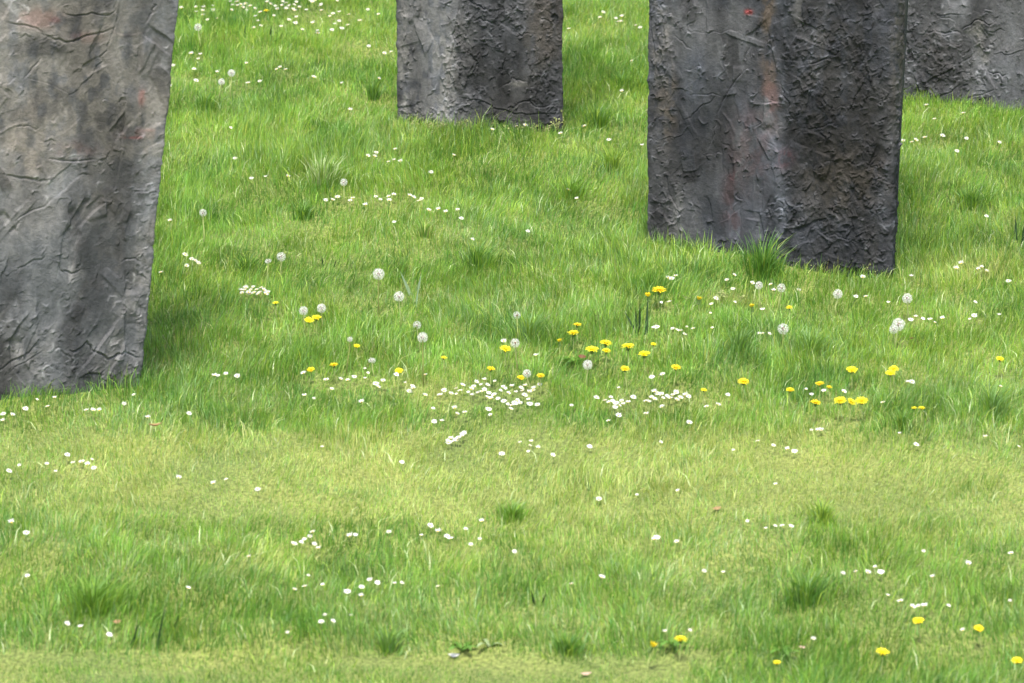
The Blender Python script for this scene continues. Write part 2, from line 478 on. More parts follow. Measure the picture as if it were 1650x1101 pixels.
BEI = (0.32, 0.295, 0.255); PNK = (0.42, 0.20, 0.17); RED = (0.34, 0.05, 0.045); DRK = (0.045, 0.048, 0.05); LGT = (0.34, 0.33, 0.30)
FOOT = []
FOOT.append(make_pillar(
    "leftmost pillar, rough grey with beige and pink stains, cut by the left edge",
    [(-130, 656), (0, 645), (219, 623)], 1.9, 0.22, 101, 0.118, (0.086, 0.089, 0.093), 0.30,
    [(60, 110, 110, 130, (0.36, 0.335, 0.29), .6), (25, 30, 25, 14, PNK, .32), (45, 32, 10, 5, RED, .25), (90, 60, 20, 8, PNK, .2), (242, 66, 6, 6, RED, .8), (172, 156, 5, 12, PNK, .6),
     (175, 215, 22, 8, PNK, .25), (165, 222, 12, 2, RED, .4), (190, 210, 12, 2, RED, .3), (85, 240, 30, 12, PNK, .15), (60, 200, 60, 60, BEI, .4), (262, 55, 12, 22, LGT, .7), (246, 150, 10, 12, LGT, .4),
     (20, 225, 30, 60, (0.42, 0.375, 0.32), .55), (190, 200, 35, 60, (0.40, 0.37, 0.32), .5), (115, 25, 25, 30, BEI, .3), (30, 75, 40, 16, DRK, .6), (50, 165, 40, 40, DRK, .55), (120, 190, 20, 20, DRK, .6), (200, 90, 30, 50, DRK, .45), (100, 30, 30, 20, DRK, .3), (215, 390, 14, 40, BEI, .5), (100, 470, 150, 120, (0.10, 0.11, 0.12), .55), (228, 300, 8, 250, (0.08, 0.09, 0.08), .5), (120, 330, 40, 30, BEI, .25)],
    [([(136, 0), (136, 51), (123, 81), (114, 114), (84, 150)], .007, .008), ([(170, 48), (168, 120)], .005, .006), ([(160, 144), (161, 200), (158, 282)], .006, .008), ([(0, 35), (45, 47)], .006, .008),
     ([(72, 21), (100, 23), (132, 20)], .006, .010), ([(45, 54), (72, 66), (132, 45)], .009, .010), ([(25, 127), (82, 150)], .005, .008), ([(43, 97), (25, 127)], .006, .008), ([(105, 564), (130, 548), (142, 567), (173, 573), (185, 565), (213, 576)], .009, .014),
     ([(124, 607), (136, 598), (151, 601), (160, 613)], .008, .012), ([(0, 592), (52, 555)], .008, .009), ([(10, 600), (60, 566)], .007, .007), ([(18, 379), (18, 354), (65, 326)], .008, .008), ([(77, 422), (83, 434), (105, 437), (110, 415)], .007, .010), ([(198, 443), (232, 459)], .007, .010),
     ([(176, 422), (198, 422)], .007, .009), ([(20, 430), (60, 413)], .009, .007), ([(60, 258), (120, 262)], .007, .008), ([(250, 60), (244, 100), (250, 160)], .006, .009), ([(238, 120), (236, 155), (252, 158)], .006, .008), ([(15, 205), (45, 210)], .006, .006), ([(85, 555), (110, 580), (112, 605)], .007, .008), ([(178, 40), (190, 20), (185, 0)], .007, .010), ([(0, 280), (40, 285), (55, 290)], .01, .008)],
    [(120, 160, 140, 160, .09), (100, 400, 120, 60, .05), (210, 490, 30, 90, .9), (150, 585, 120, 25, .7), (60, 570, 50, 30, .5), (200, 300, 40, 30, .6), (255, 100, 15, 120, .6), (30, 60, 40, 20, .4), (140, 170, 12, 20, .7), (100, 500, 70, 50, .22)],
    amp=.6, line_amp=.5, fine_top=1.46))
FOOT.append(make_pillar(
    "middle pillar with a smooth left face and a deeply wrinkled right face",
    [(638, 194), (734, 210), (908, 214)], 2.0, 0.32, 202, 0.0, (0.053, 0.056, 0.061), 0.2,
    [(685, 80, 46, 200, (0.21, 0.21, 0.205), .75), (880, 25, 25, 50, (0.19, 0.16, 0.13), .4), (870, 70, 30, 40, (0.15, 0.135, 0.11), .45), (650, 110, 8, 80, LGT, .45), (720, 130, 14, 60, LGT, .35), (800, 120, 60, 60, DRK, .35), (828, 90, 25, 30, DRK, .3), (840, 135, 14, 4, LGT, .5), (700, 190, 50, 12, LGT, .25)],
    [([(740, 0), (734, 50), (725, 88), (720, 146), (715, 180)], .010, .012), ([(752, 0), (775, 12), (785, 22)], .010, .016), ([(754, 29), (775, 33), (794, 40)], .010, .016), ([(815, 50), (809, 136)], .006, .010), ([(825, 52), (840, 57), (857, 57)], .006, .008), ([(811, 140), (828, 131), (846, 136)], .009, .012),
     ([(744, 157), (777, 161), (809, 175), (850, 184), (892, 182)], .009, .012), ([(821, 175), (846, 167), (865, 173), (892, 171)], .008, .010), ([(750, 80), (772, 98), (768, 112)], .009, .012), ([(660, 0), (655, 40), (652, 70)], .006, .008), ([(700, 170), (695, 182)], .008, -.014), ([(895, 180), (880, 195), (885, 205)], .009, .012), ([(650, 60), (650, 80)], .006, -.01)],
    [(685, 90, 40, 220, .03), (655, 80, 10, 100, .35), (722, 140, 14, 60, .6), (750, 110, 25, 80, 1.0), (880, 80, 25, 110, 1.0), (790, 25, 50, 30, .9), (830, 100, 22, 35, .2), (680, 185, 50, 12, .8), (840, 190, 70, 12, .6)],
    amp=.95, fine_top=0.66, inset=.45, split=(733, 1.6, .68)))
FOOT.append(make_pillar(
    "widest and darkest pillar, with faint red streaks, right of the middle one",
    [(1041, 388), (1270, 428), (1436, 450)], 2.1, 0.34, 303, 0.0, (0.031, 0.034, 0.040), 0.15,
    [(1238, 118, 13, 30, (0.18, 0.13, 0.09), .5), (1242, 165, 12, 35, (0.19, 0.09, 0.08), .45), (1236, 15, 10, 40, (0.19, 0.14, 0.09), .55), (1181, 330, 15, 45, (0.15, 0.055, 0.05), .5), (1182, 280, 6, 8, RED, .35), (1206, 20, 6, 4, RED, .8), (1262, 255, 14, 12, (0.20, 0.07, 0.08), .5),
     (1065, 90, 14, 110, (0.21, 0.20, 0.18), .6), (1075, 165, 14, 50, (0.21, 0.17, 0.12), .5), (1120, 130, 70, 60, (0.11, 0.115, 0.12), .4), (1350, 180, 70, 180, (0.050, 0.048, 0.044), .6), (1360, 290, 60, 40, (0.12, 0.10, 0.07), .35), (1160, 330, 60, 60, (0.06, 0.066, 0.075), .5), (1075, 330, 14, 60, (0.18, 0.18, 0.18), .45), (1093, 350, 7, 50, (0.24, 0.24, 0.23), .4), (1450, 80, 12, 110, (0.17, 0.155, 0.13), .6), (1210, 240, 30, 60, (0.11, 0.07, 0.07), .4), (1290, 15, 12, 20, LGT, .3)],
    [([(1212, 46), (1198, 110), (1169, 151), (1154, 200), (1145, 238)], .008, .010), ([(1105, 55), (1150, 52), (1192, 48)], .006, .005), ([(1116, 154), (1157, 154)], .006, .007), ([(1102, 192), (1125, 172), (1151, 157)], .007, .008), ([(1320, 374), (1343, 389)], .010, -.018), ([(1329, 377), (1350, 384), (1378, 389)], .009, .012),
     ([(1073, 284), (1080, 320), (1096, 354)], .007, .009), ([(1116, 243), (1119, 296)], .005, .006), ([(1050, 0), (1047, 40), (1052, 90), (1046, 140)], .010, .012), ([(1063, 20), (1072, 60), (1060, 110)], .009, .010), ([(1255, 130), (1268, 165), (1275, 190)], .009, .010), ([(1300, 105), (1330, 95)], .008, .010), ([(1390, 120), (1370, 165), (1360, 185)], .009, .010), ([(1085, 60), (1110, 80)], .007, .006), ([(1300, 210), (1330, 205), (1345, 195)], .009, .010), ([(1160, 225), (1190, 245)], .005, .005), ([(1230, 225), (1255, 243)], .006, .006), ([(1288, 10), (1292, 45)], .010, .010)],
    [(1150, 120, 80, 120, .06), (1060, 80, 20, 120, .9), (1360, 60, 90, 80, .7), (1350, 170, 60, 70, .55), (1370, 300, 70, 60, 1.0), (1290, 140, 25, 100, 1.0), (1350, 380, 70, 50, .8), (1150, 320, 60, 70, .06), (1080, 330, 25, 60, .55), (1330, 320, 22, 25, .15), (1270, 350, 30, 50, .75), (1440, 200, 14, 250, .8), (1200, 250, 40, 50, .3)],
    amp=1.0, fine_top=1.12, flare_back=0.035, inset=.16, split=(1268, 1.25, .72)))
FOOT.append(make_pillar(
    "farthest pillar, mid grey with a smooth scraped right side, at the top right corner",
    [(1425, 163), (1640, 182), (1760, 194)], 1.95, 0.32, 404, 0.0, (0.078, 0.082, 0.089), 0.1,
    [(1577, 45, 14, 12, (0.42, 0.41, 0.37), .7), (1585, 80, 10, 18, (0.32, 0.31, 0.28), .5), (1630, 40, 40, 60, (0.165, 0.168, 0.172), .6), (1620, 135, 40, 20, (0.13, 0.132, 0.14), .5), (1565, 40, 12, 8, DRK, .5), (1510, 90, 50, 50, (0.135, 0.13, 0.125), .4)],
    [([(1500, 21), (1525, 22), (1550, 21)], .008, .009), ([(1510, 28), (1535, 33)], .007, .008), ([(1490, 53), (1515, 55), (1545, 54)], .009, .012), ([(1600, 87), (1625, 86), (1648, 80)], .007, .010), ([(1588, 115), (1605, 121), (1620, 122)], .007, .012), ([(1510, 158), (1545, 138)], .009, .010), ([(1550, 48), (1575, 32), (1595, 45)], .010, .014), ([(1490, 135), (1530, 110), (1560, 92)], .009, .009), ([(1590, 50), (1618, 48)], .007, .008), ([(1560, 160), (1600, 150)], .008, .009)],
    [(1620, 60, 45, 70, .05), (1500, 100, 60, 60, 1.0), (1560, 125, 50, 30, .9), (1530, 40, 40, 14, .12), (1585, 70, 16, 22, .8), (1465, 60, 14, 60, .9)],
    amp=.85, fine_top=0.58))

# ------------------------------------------------------------------ flowers: where they stand (photo pixels of their heads)
# each daisy cluster: label, group, list of head positions
DAISIES = [
 ("white daisy in the dense patch at the top edge, left of the middle pillar", "dense daisy patch at the top edge",
  [(371,3),(375,8),(382,3),(382,10),(374,16),(389,7),(391,12),(396,6),(398,17),(403,10),(411,14),(419,20),(430,3),(436,7),(444,10),(447,15),(455,2),(455,9),(460,5),(461,14),(467,10),(472,16),(475,8),(478,3),(476,17),(482,12),(494,17),(500,2),(504,4),(508,1),(516,10),(518,17),(518,7)]),
 ("white daisy in the small bunch touching the leftmost pillar's top right edge", "daisy bunch beside the leftmost pillar's top",
  [(292,13),(315,12),(315,20),(327,12),(327,17),(327,24),(343,10),(344,16),(334,32),(350,30)]),
 ("white daisy scattered just below the dense patch at the top edge", "daisies scattered under the top patch",
  [(411,27),(415,34),(421,41),(410,45),(442,26),(453,43),(465,32),(476,37),(478,28),(504,37),(511,50),(512,53),(535,48),(539,39),(546,34),(536,22),(531,26),(546,20),(562,24),(579,33),(593,15),(610,23),(560,41),(551,46),(487,48),(544,2)]),
 ("white daisy loosely scattered beside dandelion clocks near the leftmost pillar's upper edge", "daisies near the two upper dandelion clocks",
  [(308,87),(322,88),(319,96),(313,112),(278,105),(316,130),(350,116),(274,139),(400,134),(419,131),(397,102)]),
 ("white daisy in the tight trio above the upper dark grass", "tight trio of daisies left of the middle pillar", [(445,112),(452,108),(460,112)]),
 ("white daisy standing alone in grass left of the middle pillar", "lone daisies left of the middle pillar",
  [(505,125),(551,135),(611,127),(594,75),(619,86),(630,84),(372,207),(564,177),(379,255),(405,287),(427,285),(463,284)]),
 ("white daisy in the gap between the middle pillar and the widest pillar", "daisies between the middle and widest pillars",
  [(972,20),(967,28),(992,29),(1002,27),(1024,41),(1032,44),(995,35),(1001,34),(1018,99),(1002,147),(942,203),(1034,235),(916,47),(981,225)]),
 ("white daisy at the foot of the middle pillar's wrinkled face", "daisies at the foot of the middle pillar", [(832,203),(846,202),(793,209),(903,215),(865,190),(856,184)]),
 ("white daisy in the short row just below the middle pillar's left corner", "row of daisies below the middle pillar's left corner",
  [(592,251),(606,246),(604,252),(625,261),(634,258),(645,261),(637,240)]),
 ("white daisy in the long thin row across the grass below the middle pillar", "long row of daisies below the middle pillar",
  [(525,323),(536,322),(544,318),(568,319),(564,324),(606,317),(613,322),(626,317),(635,314),(627,323),(589,331),(660,315),(666,318),(680,320),(675,324),(690,339),(706,338),(718,342),(737,338),(744,352),(636,358)]),
 ("white daisy standing apart in the open grass under the middle pillar", "lone daisies under the middle pillar", [(694,277),(731,250),(916,307),(930,321),(761,386),(851,373)]),
 ("white daisy right of the widest pillar, below the farthest pillar", "daisies below the farthest pillar",
  [(1492,169),(1553,182),(1505,192),(1455,227),(1470,229),(1476,226),(1490,222),(1519,219),(1557,223),(1610,230),(1542,243),(1590,348)]),
 ("white daisy in the small bunch left of the dark tuft", "daisy bunch left of the dark tuft", [(298,410),(314,420),(319,424),(300,429),(309,418),(259,439),(273,356)]),
 ("white daisy in the packed white row under the dark tuft", "packed white row of daisies", [(388,468),(394,467),(400,471),(405,467),(410,472),(414,467),(419,471),(425,467),(431,471),(391,472),(397,464),(403,474),(408,463),(416,474),(421,464),(428,474)]),
 ("white daisy below the foot of the widest pillar", "daisies at the foot of the widest pillar",
  [(1077,449),(1083,449),(1089,444),(1184,443),(1172,451),(1181,465),(1212,456),(1242,458),(1246,469),(1287,468),(1390,447),(1379,478),(1395,478),(1468,445),(1431,487)]),
 ("white daisy among dry stalks right of the large orange dandelion", "daisies among dry stalks", [(1146,490),(1154,481),(1184,487),(1228,500),(1065,487),(1079,487),(1145,505)]),
 ("white daisy in the short row right of the dark leaf blades", "row of daisies right of the dark leaf blades",
  [(1053,529),(1058,527),(1084,530),(1091,532),(1097,534),(1103,538),(1117,530),(1107,527),(1148,529),(1223,537),(1230,537),(1240,538)]),
 ("white daisy in the row right of the biggest dandelion clock", "slanting row of daisies by the biggest dandelion clock",
  [(1475,511),(1488,514),(1499,515),(1506,520),(1519,513),(1468,515),(1562,514),(1570,509),(1610,508),(1571,487)]),
 ("white daisy in the little bunch right of the widest pillar's foot", "daisy bunch near the right edge", [(1541,433),(1549,425),(1576,434),(1582,431),(1589,437),(1625,453)]),
 ("white daisy in the densest patch near the centre", "densest daisy patch at the centre",
  [(734,626),(746,621),(736,636),(754,632),(764,623),(768,616),(780,612),(781,627),(776,631),(785,640),(791,642),(802,642),(810,623),(814,626),(825,623),(839,625),(842,630),(852,632),(861,626),(870,620),(797,614),(716,630),(710,637),(830,650),(825,653),(823,659),(852,644),(854,651),(866,653),(833,645),(760,637),(806,629),(742,630),(759,627),(771,634),(788,633),(796,636),(819,634),(832,632),(845,637),(858,630),(727,634),(775,621),(812,646),(838,650),(818,652),(846,622),(786,620)]),
 ("white daisy in the band leading left from the densest patch", "daisy band left of the densest patch",
  [(526,612),(549,611),(560,613),(571,607),(588,594),(592,601),(588,610),(639,604),(685,604),(535,627),(582,648),(606,618),(618,614),(609,624),(652,617),(660,631),(666,626),(685,637),(707,637),(665,622),(489,601),(505,642),(491,638)]),
 ("white daisy in the second dense patch, right of the centre", "second dense daisy patch",
  [(961,641),(975,645),(984,641),(980,649),(993,650),(1001,646),(998,654),(1012,649),(1021,640),(1041,646),(1055,644),(1055,631),(1059,634),(1065,635),(1089,633),(1046,648),(1075,638),(1080,642),(1091,644),(1104,637),(1109,639),(1066,656),(987,647),(1004,652),(1069,641),(1084,637),(1097,641),(1050,641),(991,656),(921,653),(996,670),(1041,667)]),
 ("white daisy thinly scattered below the two dense patches", "daisies thinly scattered below the dense patches",
  [(698,658),(749,665),(736,667),(732,658),(788,660),(790,669),(699,680),(712,679),(745,699),(980,678),(1110,682)]),
 ("white daisy just below the row of yellow dandelions", "daisies below the yellow dandelions", [(997,625),(1050,608),(1067,604),(812,550),(863,573)]),
 ("white daisy among the dandelions right of the second dense patch", "daisies among the small right dandelions",
  [(1173,636),(1139,655),(1157,652),(1299,628),(1307,635),(1327,630),(1360,631),(1464,616),(1469,616),(1422,649),(1612,623),(1318,693),(1308,693),(1323,693)]),
 ("white daisy right below the leftmost pillar's foot", "daisies below the leftmost pillar",
  [(60,644),(88,641),(41,659),(76,655),(20,669),(5,678),(6,667),(216,636),(200,651),(238,673),(304,666),(139,661),(149,661),(160,661)]),
 ("white daisy of the long stemmed bunch by the leftmost pillar's foot", "long stemmed daisies by the leftmost pillar", [(351,605),(364,602),(382,606),(345,606)]),
 ("white daisy on the left part of the yellowish strip", "daisies on the left of the yellowish strip",
  [(109,733),(131,744),(148,741),(141,749),(151,754),(76,748),(31,750),(90,760),(14,759),(117,746),(288,770),(344,779),(415,789),(365,773)]),
 ("white daisy in the bright white bunch above the yellowish strip", "bright white bunch above the yellowish strip", [(721,710),(727,707),(733,708),(739,705),(745,702),(731,712),(724,713),(737,710),(747,698)]),
 ("white daisy scattered on the middle of the yellowish strip", "daisies on the middle of the yellowish strip", [(519,721),(648,745),(838,713),(854,719),(867,722),(851,727),(808,732),(890,734),(856,712),(950,720)]),
 ("white daisy scattered on the right of the yellowish strip", "daisies on the right of the yellowish strip",
  [(1221,711),(1246,718),(1268,724),(1281,727),(1182,726),(1065,713),(1449,699),(1477,716),(1587,703),(1642,720),(1093,791),(1026,797),(965,805),(1205,840),(1234,852),(1250,847),(1260,847),(1275,849),(1250,781)]),
 ("white daisy in the tight bunch just under the yellowish strip", "tight daisy bunch under the yellowish strip", [(491,869),(500,865),(506,877),(512,884),(485,874),(503,857),(474,877)]),
 ("white daisy in the loose row under the yellowish strip", "loose row of daisies under the strip",
  [(564,864),(573,862),(627,858),(693,848),(706,857),(721,865),(726,868),(751,853),(777,840),(773,868),(759,878),(829,889),(679,863)]),
 ("white daisy scattered in the long foreground grass left of centre", "daisies in the left foreground",
  [(497,927),(491,945),(474,950),(520,943),(559,953),(595,935),(608,940),(635,941),(648,939),(706,945),(583,947),(582,960),(523,990),(518,1002),(536,1001),(565,992),(463,1019),(401,897),(303,948)]),
 ("white daisy close to the left edge in the foreground grass", "daisies at the left foreground edge", [(19,842),(43,859),(45,928),(108,1005),(130,1010),(177,1023)]),
 ("white daisy scattered in the foreground grass right of centre", "daisies in the right foreground",
  [(920,941),(970,930),(1055,869),(1058,866),(1090,873),(1134,921),(1165,923),(1489,888),(1628,892),(1560,908),(1502,929),(1627,968),(1311,1029),(1112,1016),(1071,1018)]),
 ("white daisy in the row above the dark foreground tuft", "row of daisies above the right foreground tuft", [(1359,923),(1379,921),(1398,922),(1410,914),(1420,922)]),
 ("white daisy in the bunch above the lower right dandelions", "daisy bunch above the lower right dandelions", [(1479,977),(1471,978),(1489,977),(1529,976),(1451,969),(1431,959),(1552,1016)]),
]
# yellow dandelions: x, y, width px, kind (0 open, 1 orange open, 2 half closed), label
YEL = [
 (1062,468,21,1,"largest orange dandelion with a dark centre below the widest pillar"),
 (1045,480,13,2,"pale half open dandelion touching the largest orange dandelion"),
 (1126,485,12,2,"closed orange dandelion among dry stalks below the widest pillar"),
 (1212,497,12,2,"closed yellow dandelion left of a lone daisy, under the dandelion clock pair"),
 (1272,495,10,1,"small orange dandelion below the dandelion clock pair"),
 (498,516,15,0,"left of the two touching yellow dandelions under a dandelion clock pair"),
 (510,512,15,0,"right of the two touching yellow dandelions under a dandelion clock pair"),
 (444,488,10,0,"small yellow dandelion right below the packed white daisy row"),
 (575,557,10,0,"small yellow dandelion beside the thin wilted dandelion clock"),
 (538,588,14,1,"yellow dandelion standing alone above the left daisy band"),
 (501,595,12,1,"faded orange dandelion left of the one above the daisy band"),
 (643,597,13,0,"yellow dandelion just above a daisy, left of the tall stemmed dandelion clock"),
 (715,576,10,0,"small faint yellow dandelion right of the tall stemmed dandelion clock"),
 (814,562,17,0,"yellow dandelion with a daisy bud above it, beside a dandelion clock"),
 (930,523,13,1,"upper dandelion of the stacked pair left of the yellow trio"),
 (924,537,18,0,"lower dandelion of the stacked pair left of the yellow trio"),
 (902,552,10,2,"closed dandelion seen from the side left of the stacked pair"),
 (954,564,20,0,"broad bright yellow dandelion, lowest left of the central trio"),
 (976,553,18,0,"broad bright yellow dandelion at the top of the central trio"),
 (977,565,14,0,"smaller yellow dandelion tucked under the top of the central trio"),
 (1012,559,20,0,"broad bright yellow dandelion, right of the central trio"),
 (1038,571,18,0,"flat yellow dandelion right below the central trio"),
 (1053,554,9,0,"tiny yellow dandelion at the foot of the dark leaf blades"),
 (1007,594,14,1,"ragged yellow dandelion beneath the central trio"),
 (1089,592,15,1,"ragged yellow dandelion left of open grass, right of the central trio"),
 (839,608,12,1,"left yellow dandelion beside a low dandelion clock above the densest daisies"),
 (871,605,13,1,"right yellow dandelion beside a low dandelion clock above the densest daisies"),
 (791,594,13,1,"faded yellow dandelion above the densest daisy patch"),
 (1134,628,10,0,"small yellow dandelion right of the second dense daisy patch"),
 (1198,615,17,1,"yellow dandelion alone in the green grass right of the second dense patch"),
 (1273,628,13,1,"yellow dandelion left of a pair of daisies on the right"),
 (1321,618,14,1,"left of two small dandelions above the bright yellow row"),
 (1336,623,9,1,"right of two small dandelions above the bright yellow row"),
 (1314,649,17,1,"thin faded dandelion at the left of the bright yellow row"),
 (1354,646,19,0,"first broad dandelion of the bright yellow row on the right"),
 (1371,647,15,0,"tilted middle dandelion of the bright yellow row on the right"),
 (1388,646,19,0,"last broad dandelion of the bright yellow row on the right"),
 (1373,596,17,0,"flat yellow dandelion above the bright yellow row"),
 (1440,594,15,1,"upper dandelion of the stacked pair right of the bright yellow row"),
 (1435,601,15,0,"lower dandelion of the stacked pair right of the bright yellow row"),
 (1611,578,13,0,"yellow dandelion on a short stem near the right edge"),
 (1473,657,9,0,"left of two tiny dandelions right of the bright yellow row"),
 (1485,657,11,0,"right of two tiny dandelions right of the bright yellow row"),
 (1048,1044,17,2,"half closed dandelion tipped sideways at the bottom, right of centre"),
 (1097,1030,20,0,"yellow dandelion above broad leaves at the bottom, right of centre"),
 (1422,1051,20,0,"bright yellow dandelion alone at the bottom right"),
 (1480,1000,18,1,"yellow dandelion right under the lower right daisy bunch"),
 (1577,1012,16,1,"small dandelion in dark grass at the lower right"),
 (1639,1064,17,0,"yellow dandelion cut by the right edge in the bottom corner"),
 (1252,1067,12,0,"faint low dandelion at the bottom edge among pale leaves"),
 (429,17,9,0,"tiny yellow dandelion in the dense daisy patch at the top edge"),
]
# dandelion clocks: x, y, diameter px, head height m, label
CLOCK = [
 (319,44,12,.10,"small dandelion clock below the daisies at the leftmost pillar's top"),
 (373,118,12,.11,"upper right of the two dandelion clocks beside the leftmost pillar"),
 (357,132,11,.09,"lower left of the two dandelion clocks beside the leftmost pillar"),
 (327,343,12,.13,"dandelion clock on a thin brown stem beside the leftmost pillar"),
 (554,294,12,.09,"brownish dandelion clock alone in grass left of the daisy row"),
 (432,421,11,.07,"small flat dandelion clock right above the dark tuft"),
 (453,414,15,.08,"tilted white dandelion clock right of the dark tuft"),
 (610,442,19,.15,"large round dandelion clock on a pale stem left of centre"),
 (643,478,17,.12,"dandelion clock with a dark heart, below right of the large round one"),
 (489,501,15,.09,"left dandelion clock above the two touching yellow dandelions"),
 (518,497,15,.09,"right dandelion clock above the two touching yellow dandelions"),
 (672,524,13,.11,"faded dandelion clock just above the tall stemmed one"),
 (681,544,17,.17,"dandelion clock on a tall pale curved stem left of centre"),
 (564,547,9,.13,"thin wilted dandelion clock on a pale stem"),
 (599,581,13,.06,"low flattened dandelion clock above the left daisy band"),
 (833,508,12,.10,"half blown dandelion clock in the bluish grass at the centre"),
 (830,553,15,.10,"dandelion clock beside the dandelion with a daisy bud"),
 (849,602,14,.07,"low dandelion clock between two dandelions above the densest daisies"),
 (947,588,16,.08,"low dandelion clock right below the central yellow trio"),
 (1223,460,13,.09,"left of the two white dandelion clocks under the big green tuft"),
 (1259,464,14,.09,"right of the two white dandelion clocks under the big green tuft"),
 (1262,530,18,.10,"pale dandelion clock alone between bluish tufts on the right"),
 (1350,474,16,.08,"white dandelion clock below the widest pillar's right corner"),
 (1462,481,17,.09,"dandelion clock with a dark heart, right below the widest pillar"),
 (1448,523,21,.09,"biggest white dandelion clock on the right, leaning in the grass"),
 (1440,531,15,.06,"smaller white dandelion clock pressed against the biggest one"),
]

# ------------------------------------------------------------------ grass maps on a world raster
RX0, RX1, RY0, RY1, RS = -4.4, 4.4, -3.6, 8.0, 0.02
rx = np.arange(RX0, RX1, RS); ry = np.arange(RY0, RY1, RS)
RX, RY = np.meshgrid(rx, ry)
MPX, MPY = to_px(RX, RY, ground_z(RX, RY))
def el(bx, by, rx_, ry_): return np.exp(-(((MPX - bx) / rx_) ** 2 + ((MPY - by) / ry_) ** 2))
wob = 26 * (fbm(RX * 1.6, RY * 1.6, 900, 3) - 0.5)
row = MPY + wob
strip = sstep(690, 735, row + 10) * (1 - sstep(815, 875, row))
path = sstep(1046, 1072, MPY + 0.8 * wob)
LEN = 0.043 + 0.010 * (fbm(RX * 2.2, RY * 2.2, 910, 3) - 0.5) * 4
CLUMP = fbm(RX * 5.5, RY * 4.5, 912, 3)
LEN = LEN * (0.80 + 0.52 * sstep(.30, .72, CLUMP)) * (1 - 0.44 * strip) * (1 - 0.10 * sstep(600, 680, row))
LEN = LEN * (1 - 0.60 * path * (MPX < 1120 + 30 * np.sin(MPX)))
DRYW = strip * (0.25 + 0.75 * sstep(0.38, 0.62, fbm(RX * 1.3 + 4, RY * 1.0, 915, 4))) * sstep(-200, 500, MPX)
for b in ((690, 640, 70, 22), (1080, 655, 90, 20), (1560, 445, 80, 25), (820, 740, 320, 26), (850, 815, 260, 22), (1380, 770, 330, 60), (1550, 850, 160, 30), (430, 900, 70, 25), (1000, 885, 110, 25), (780, 890, 200, 30), (250, 790, 200, 26), (1640, 840, 120, 30), (350, 800, 140, 20), (1350, 432, 60, 12), (780, 205, 120, 8), (1180, 488, 50, 10)):
    DRYW = np.maximum(DRYW, (0.35 if b[1] > 840 else 0.75) * el(*b))
DRYW = np.maximum(DRYW, 0.12 * path * (MPX < 1120))
YELW = 0.5 * sstep(0.5, 0.7, fbm(RX * 1.7, RY * 1.7, 920, 3)) * (MPY < 640)
for b in ((1520, 235, 110, 40), (1100, 420, 80, 25), (540, 60, 90, 60), (380, 230, 120, 40), (960, 420, 80, 40), (985, 265, 50, 35), (760, 240, 140, 40), (330, 470, 60, 40)):
    YELW = np.maximum(YELW, 0.7 * el(*b))
BLUW = 0.55 * sstep(0.52, 0.72, fbm(RX * 1.9 + 11, RY * 1.9, 930, 3))
for b in ((1500, 650, 160, 50), (800, 510, 130, 40), (900, 785, 130, 14), (620, 790, 110, 14), (560, 260, 90, 40), (300, 600, 110, 30), (1310, 555, 120, 30), (650, 1000, 150, 40), (900, 1020, 120, 40), (1150, 980, 120, 60), (60, 870, 90, 40), (1050, 370, 30, 30), (750, 380, 90, 30)):
    BLUW = np.maximum(BLUW, 0.75 * el(*b))
DEEP = 0.95 * sstep(0.52, 0.70, fbm(RX * 4.1 + 5, RY * 3.6, 940, 4)) * (1 - strip)
for b in ((330, 165, 60, 18), (400, 430, 60, 16), (960, 195, 70, 22), (1225, 430, 70, 22), (1000, 130, 50, 18), (598, 145, 25, 30), (770, 425, 90, 16), (150, 960, 120, 40), (130, 640, 260, 30), (1560, 325, 120, 18), (1480, 380, 60, 30), (650, 1040, 90, 12), (930, 1045, 120, 10), (1300, 960, 120, 30), (490, 340, 60, 14), (1460, 680, 50, 14), (1200, 1040, 140, 30), (1550, 1050, 120, 30), (60, 1000, 100, 40), (450, 1000, 80, 40), (20, 850, 60, 40)):
    DEEP = np.maximum(DEEP, 0.75 * el(*b))
for b, f in (((1150, 395, 90, 14), 1.35), ((770, 205, 150, 12), 1.1), ((100, 632, 160, 14), 1.15), ((850, 540, 160, 40), 1.25), ((1500, 660, 170, 40), 1.3), ((560, 260, 110, 40), 1.3), ((900, 785, 140, 10), 1.7), ((620, 790, 110, 10), 1.5), ((150, 960, 150, 40), 1.3), ((780, 1030, 380, 22), 1.25), ((1350, 1000, 300, 60), 1.15), ((750, 635, 130, 22), .65), ((1040, 645, 110, 18), .7)):
    LEN = LEN * (1 + (f - 1) * el(*b))
for poly in FOOT:                                   # uncut fringe where the mower cannot reach
    dmin = np.full(RX.shape, 9.)
    for a, b in zip(poly[:-2], poly[1:-1]):
        d_ = b - a; t_ = np.clip(((RX - a[0]) * d_[0] + (RY - a[1]) * d_[1]) / (d_ @ d_), 0, 1)
        dmin = np.minimum(dmin, np.hypot(RX - a[0] - t_ * d_[0], RY - a[1] - t_ * d_[1]))
    LEN = LEN * (1 + .45 * np.exp(-(dmin / .07) ** 2) * sstep(.35, .6, fbm(RX * 9, RY * 9, 916, 2)))
DEEP = np.maximum(DEEP, .55 * path + .30 * sstep(900, 1030, row) * (1 - path))
BARE = np.zeros_like(RX)
for b in ((1150, 822, 30, 5), (850, 1078, 150, 12), (60, 1062, 70, 8), (300, 1058, 60, 4), (1100, 1062, 60, 10), (960, 578, 20, 6), (248, 688, 16, 5), (600, 1070, 80, 10), (200, 1095, 120, 10), (1030, 1090, 60, 12)):
    BARE = np.maximum(BARE, el(*b))

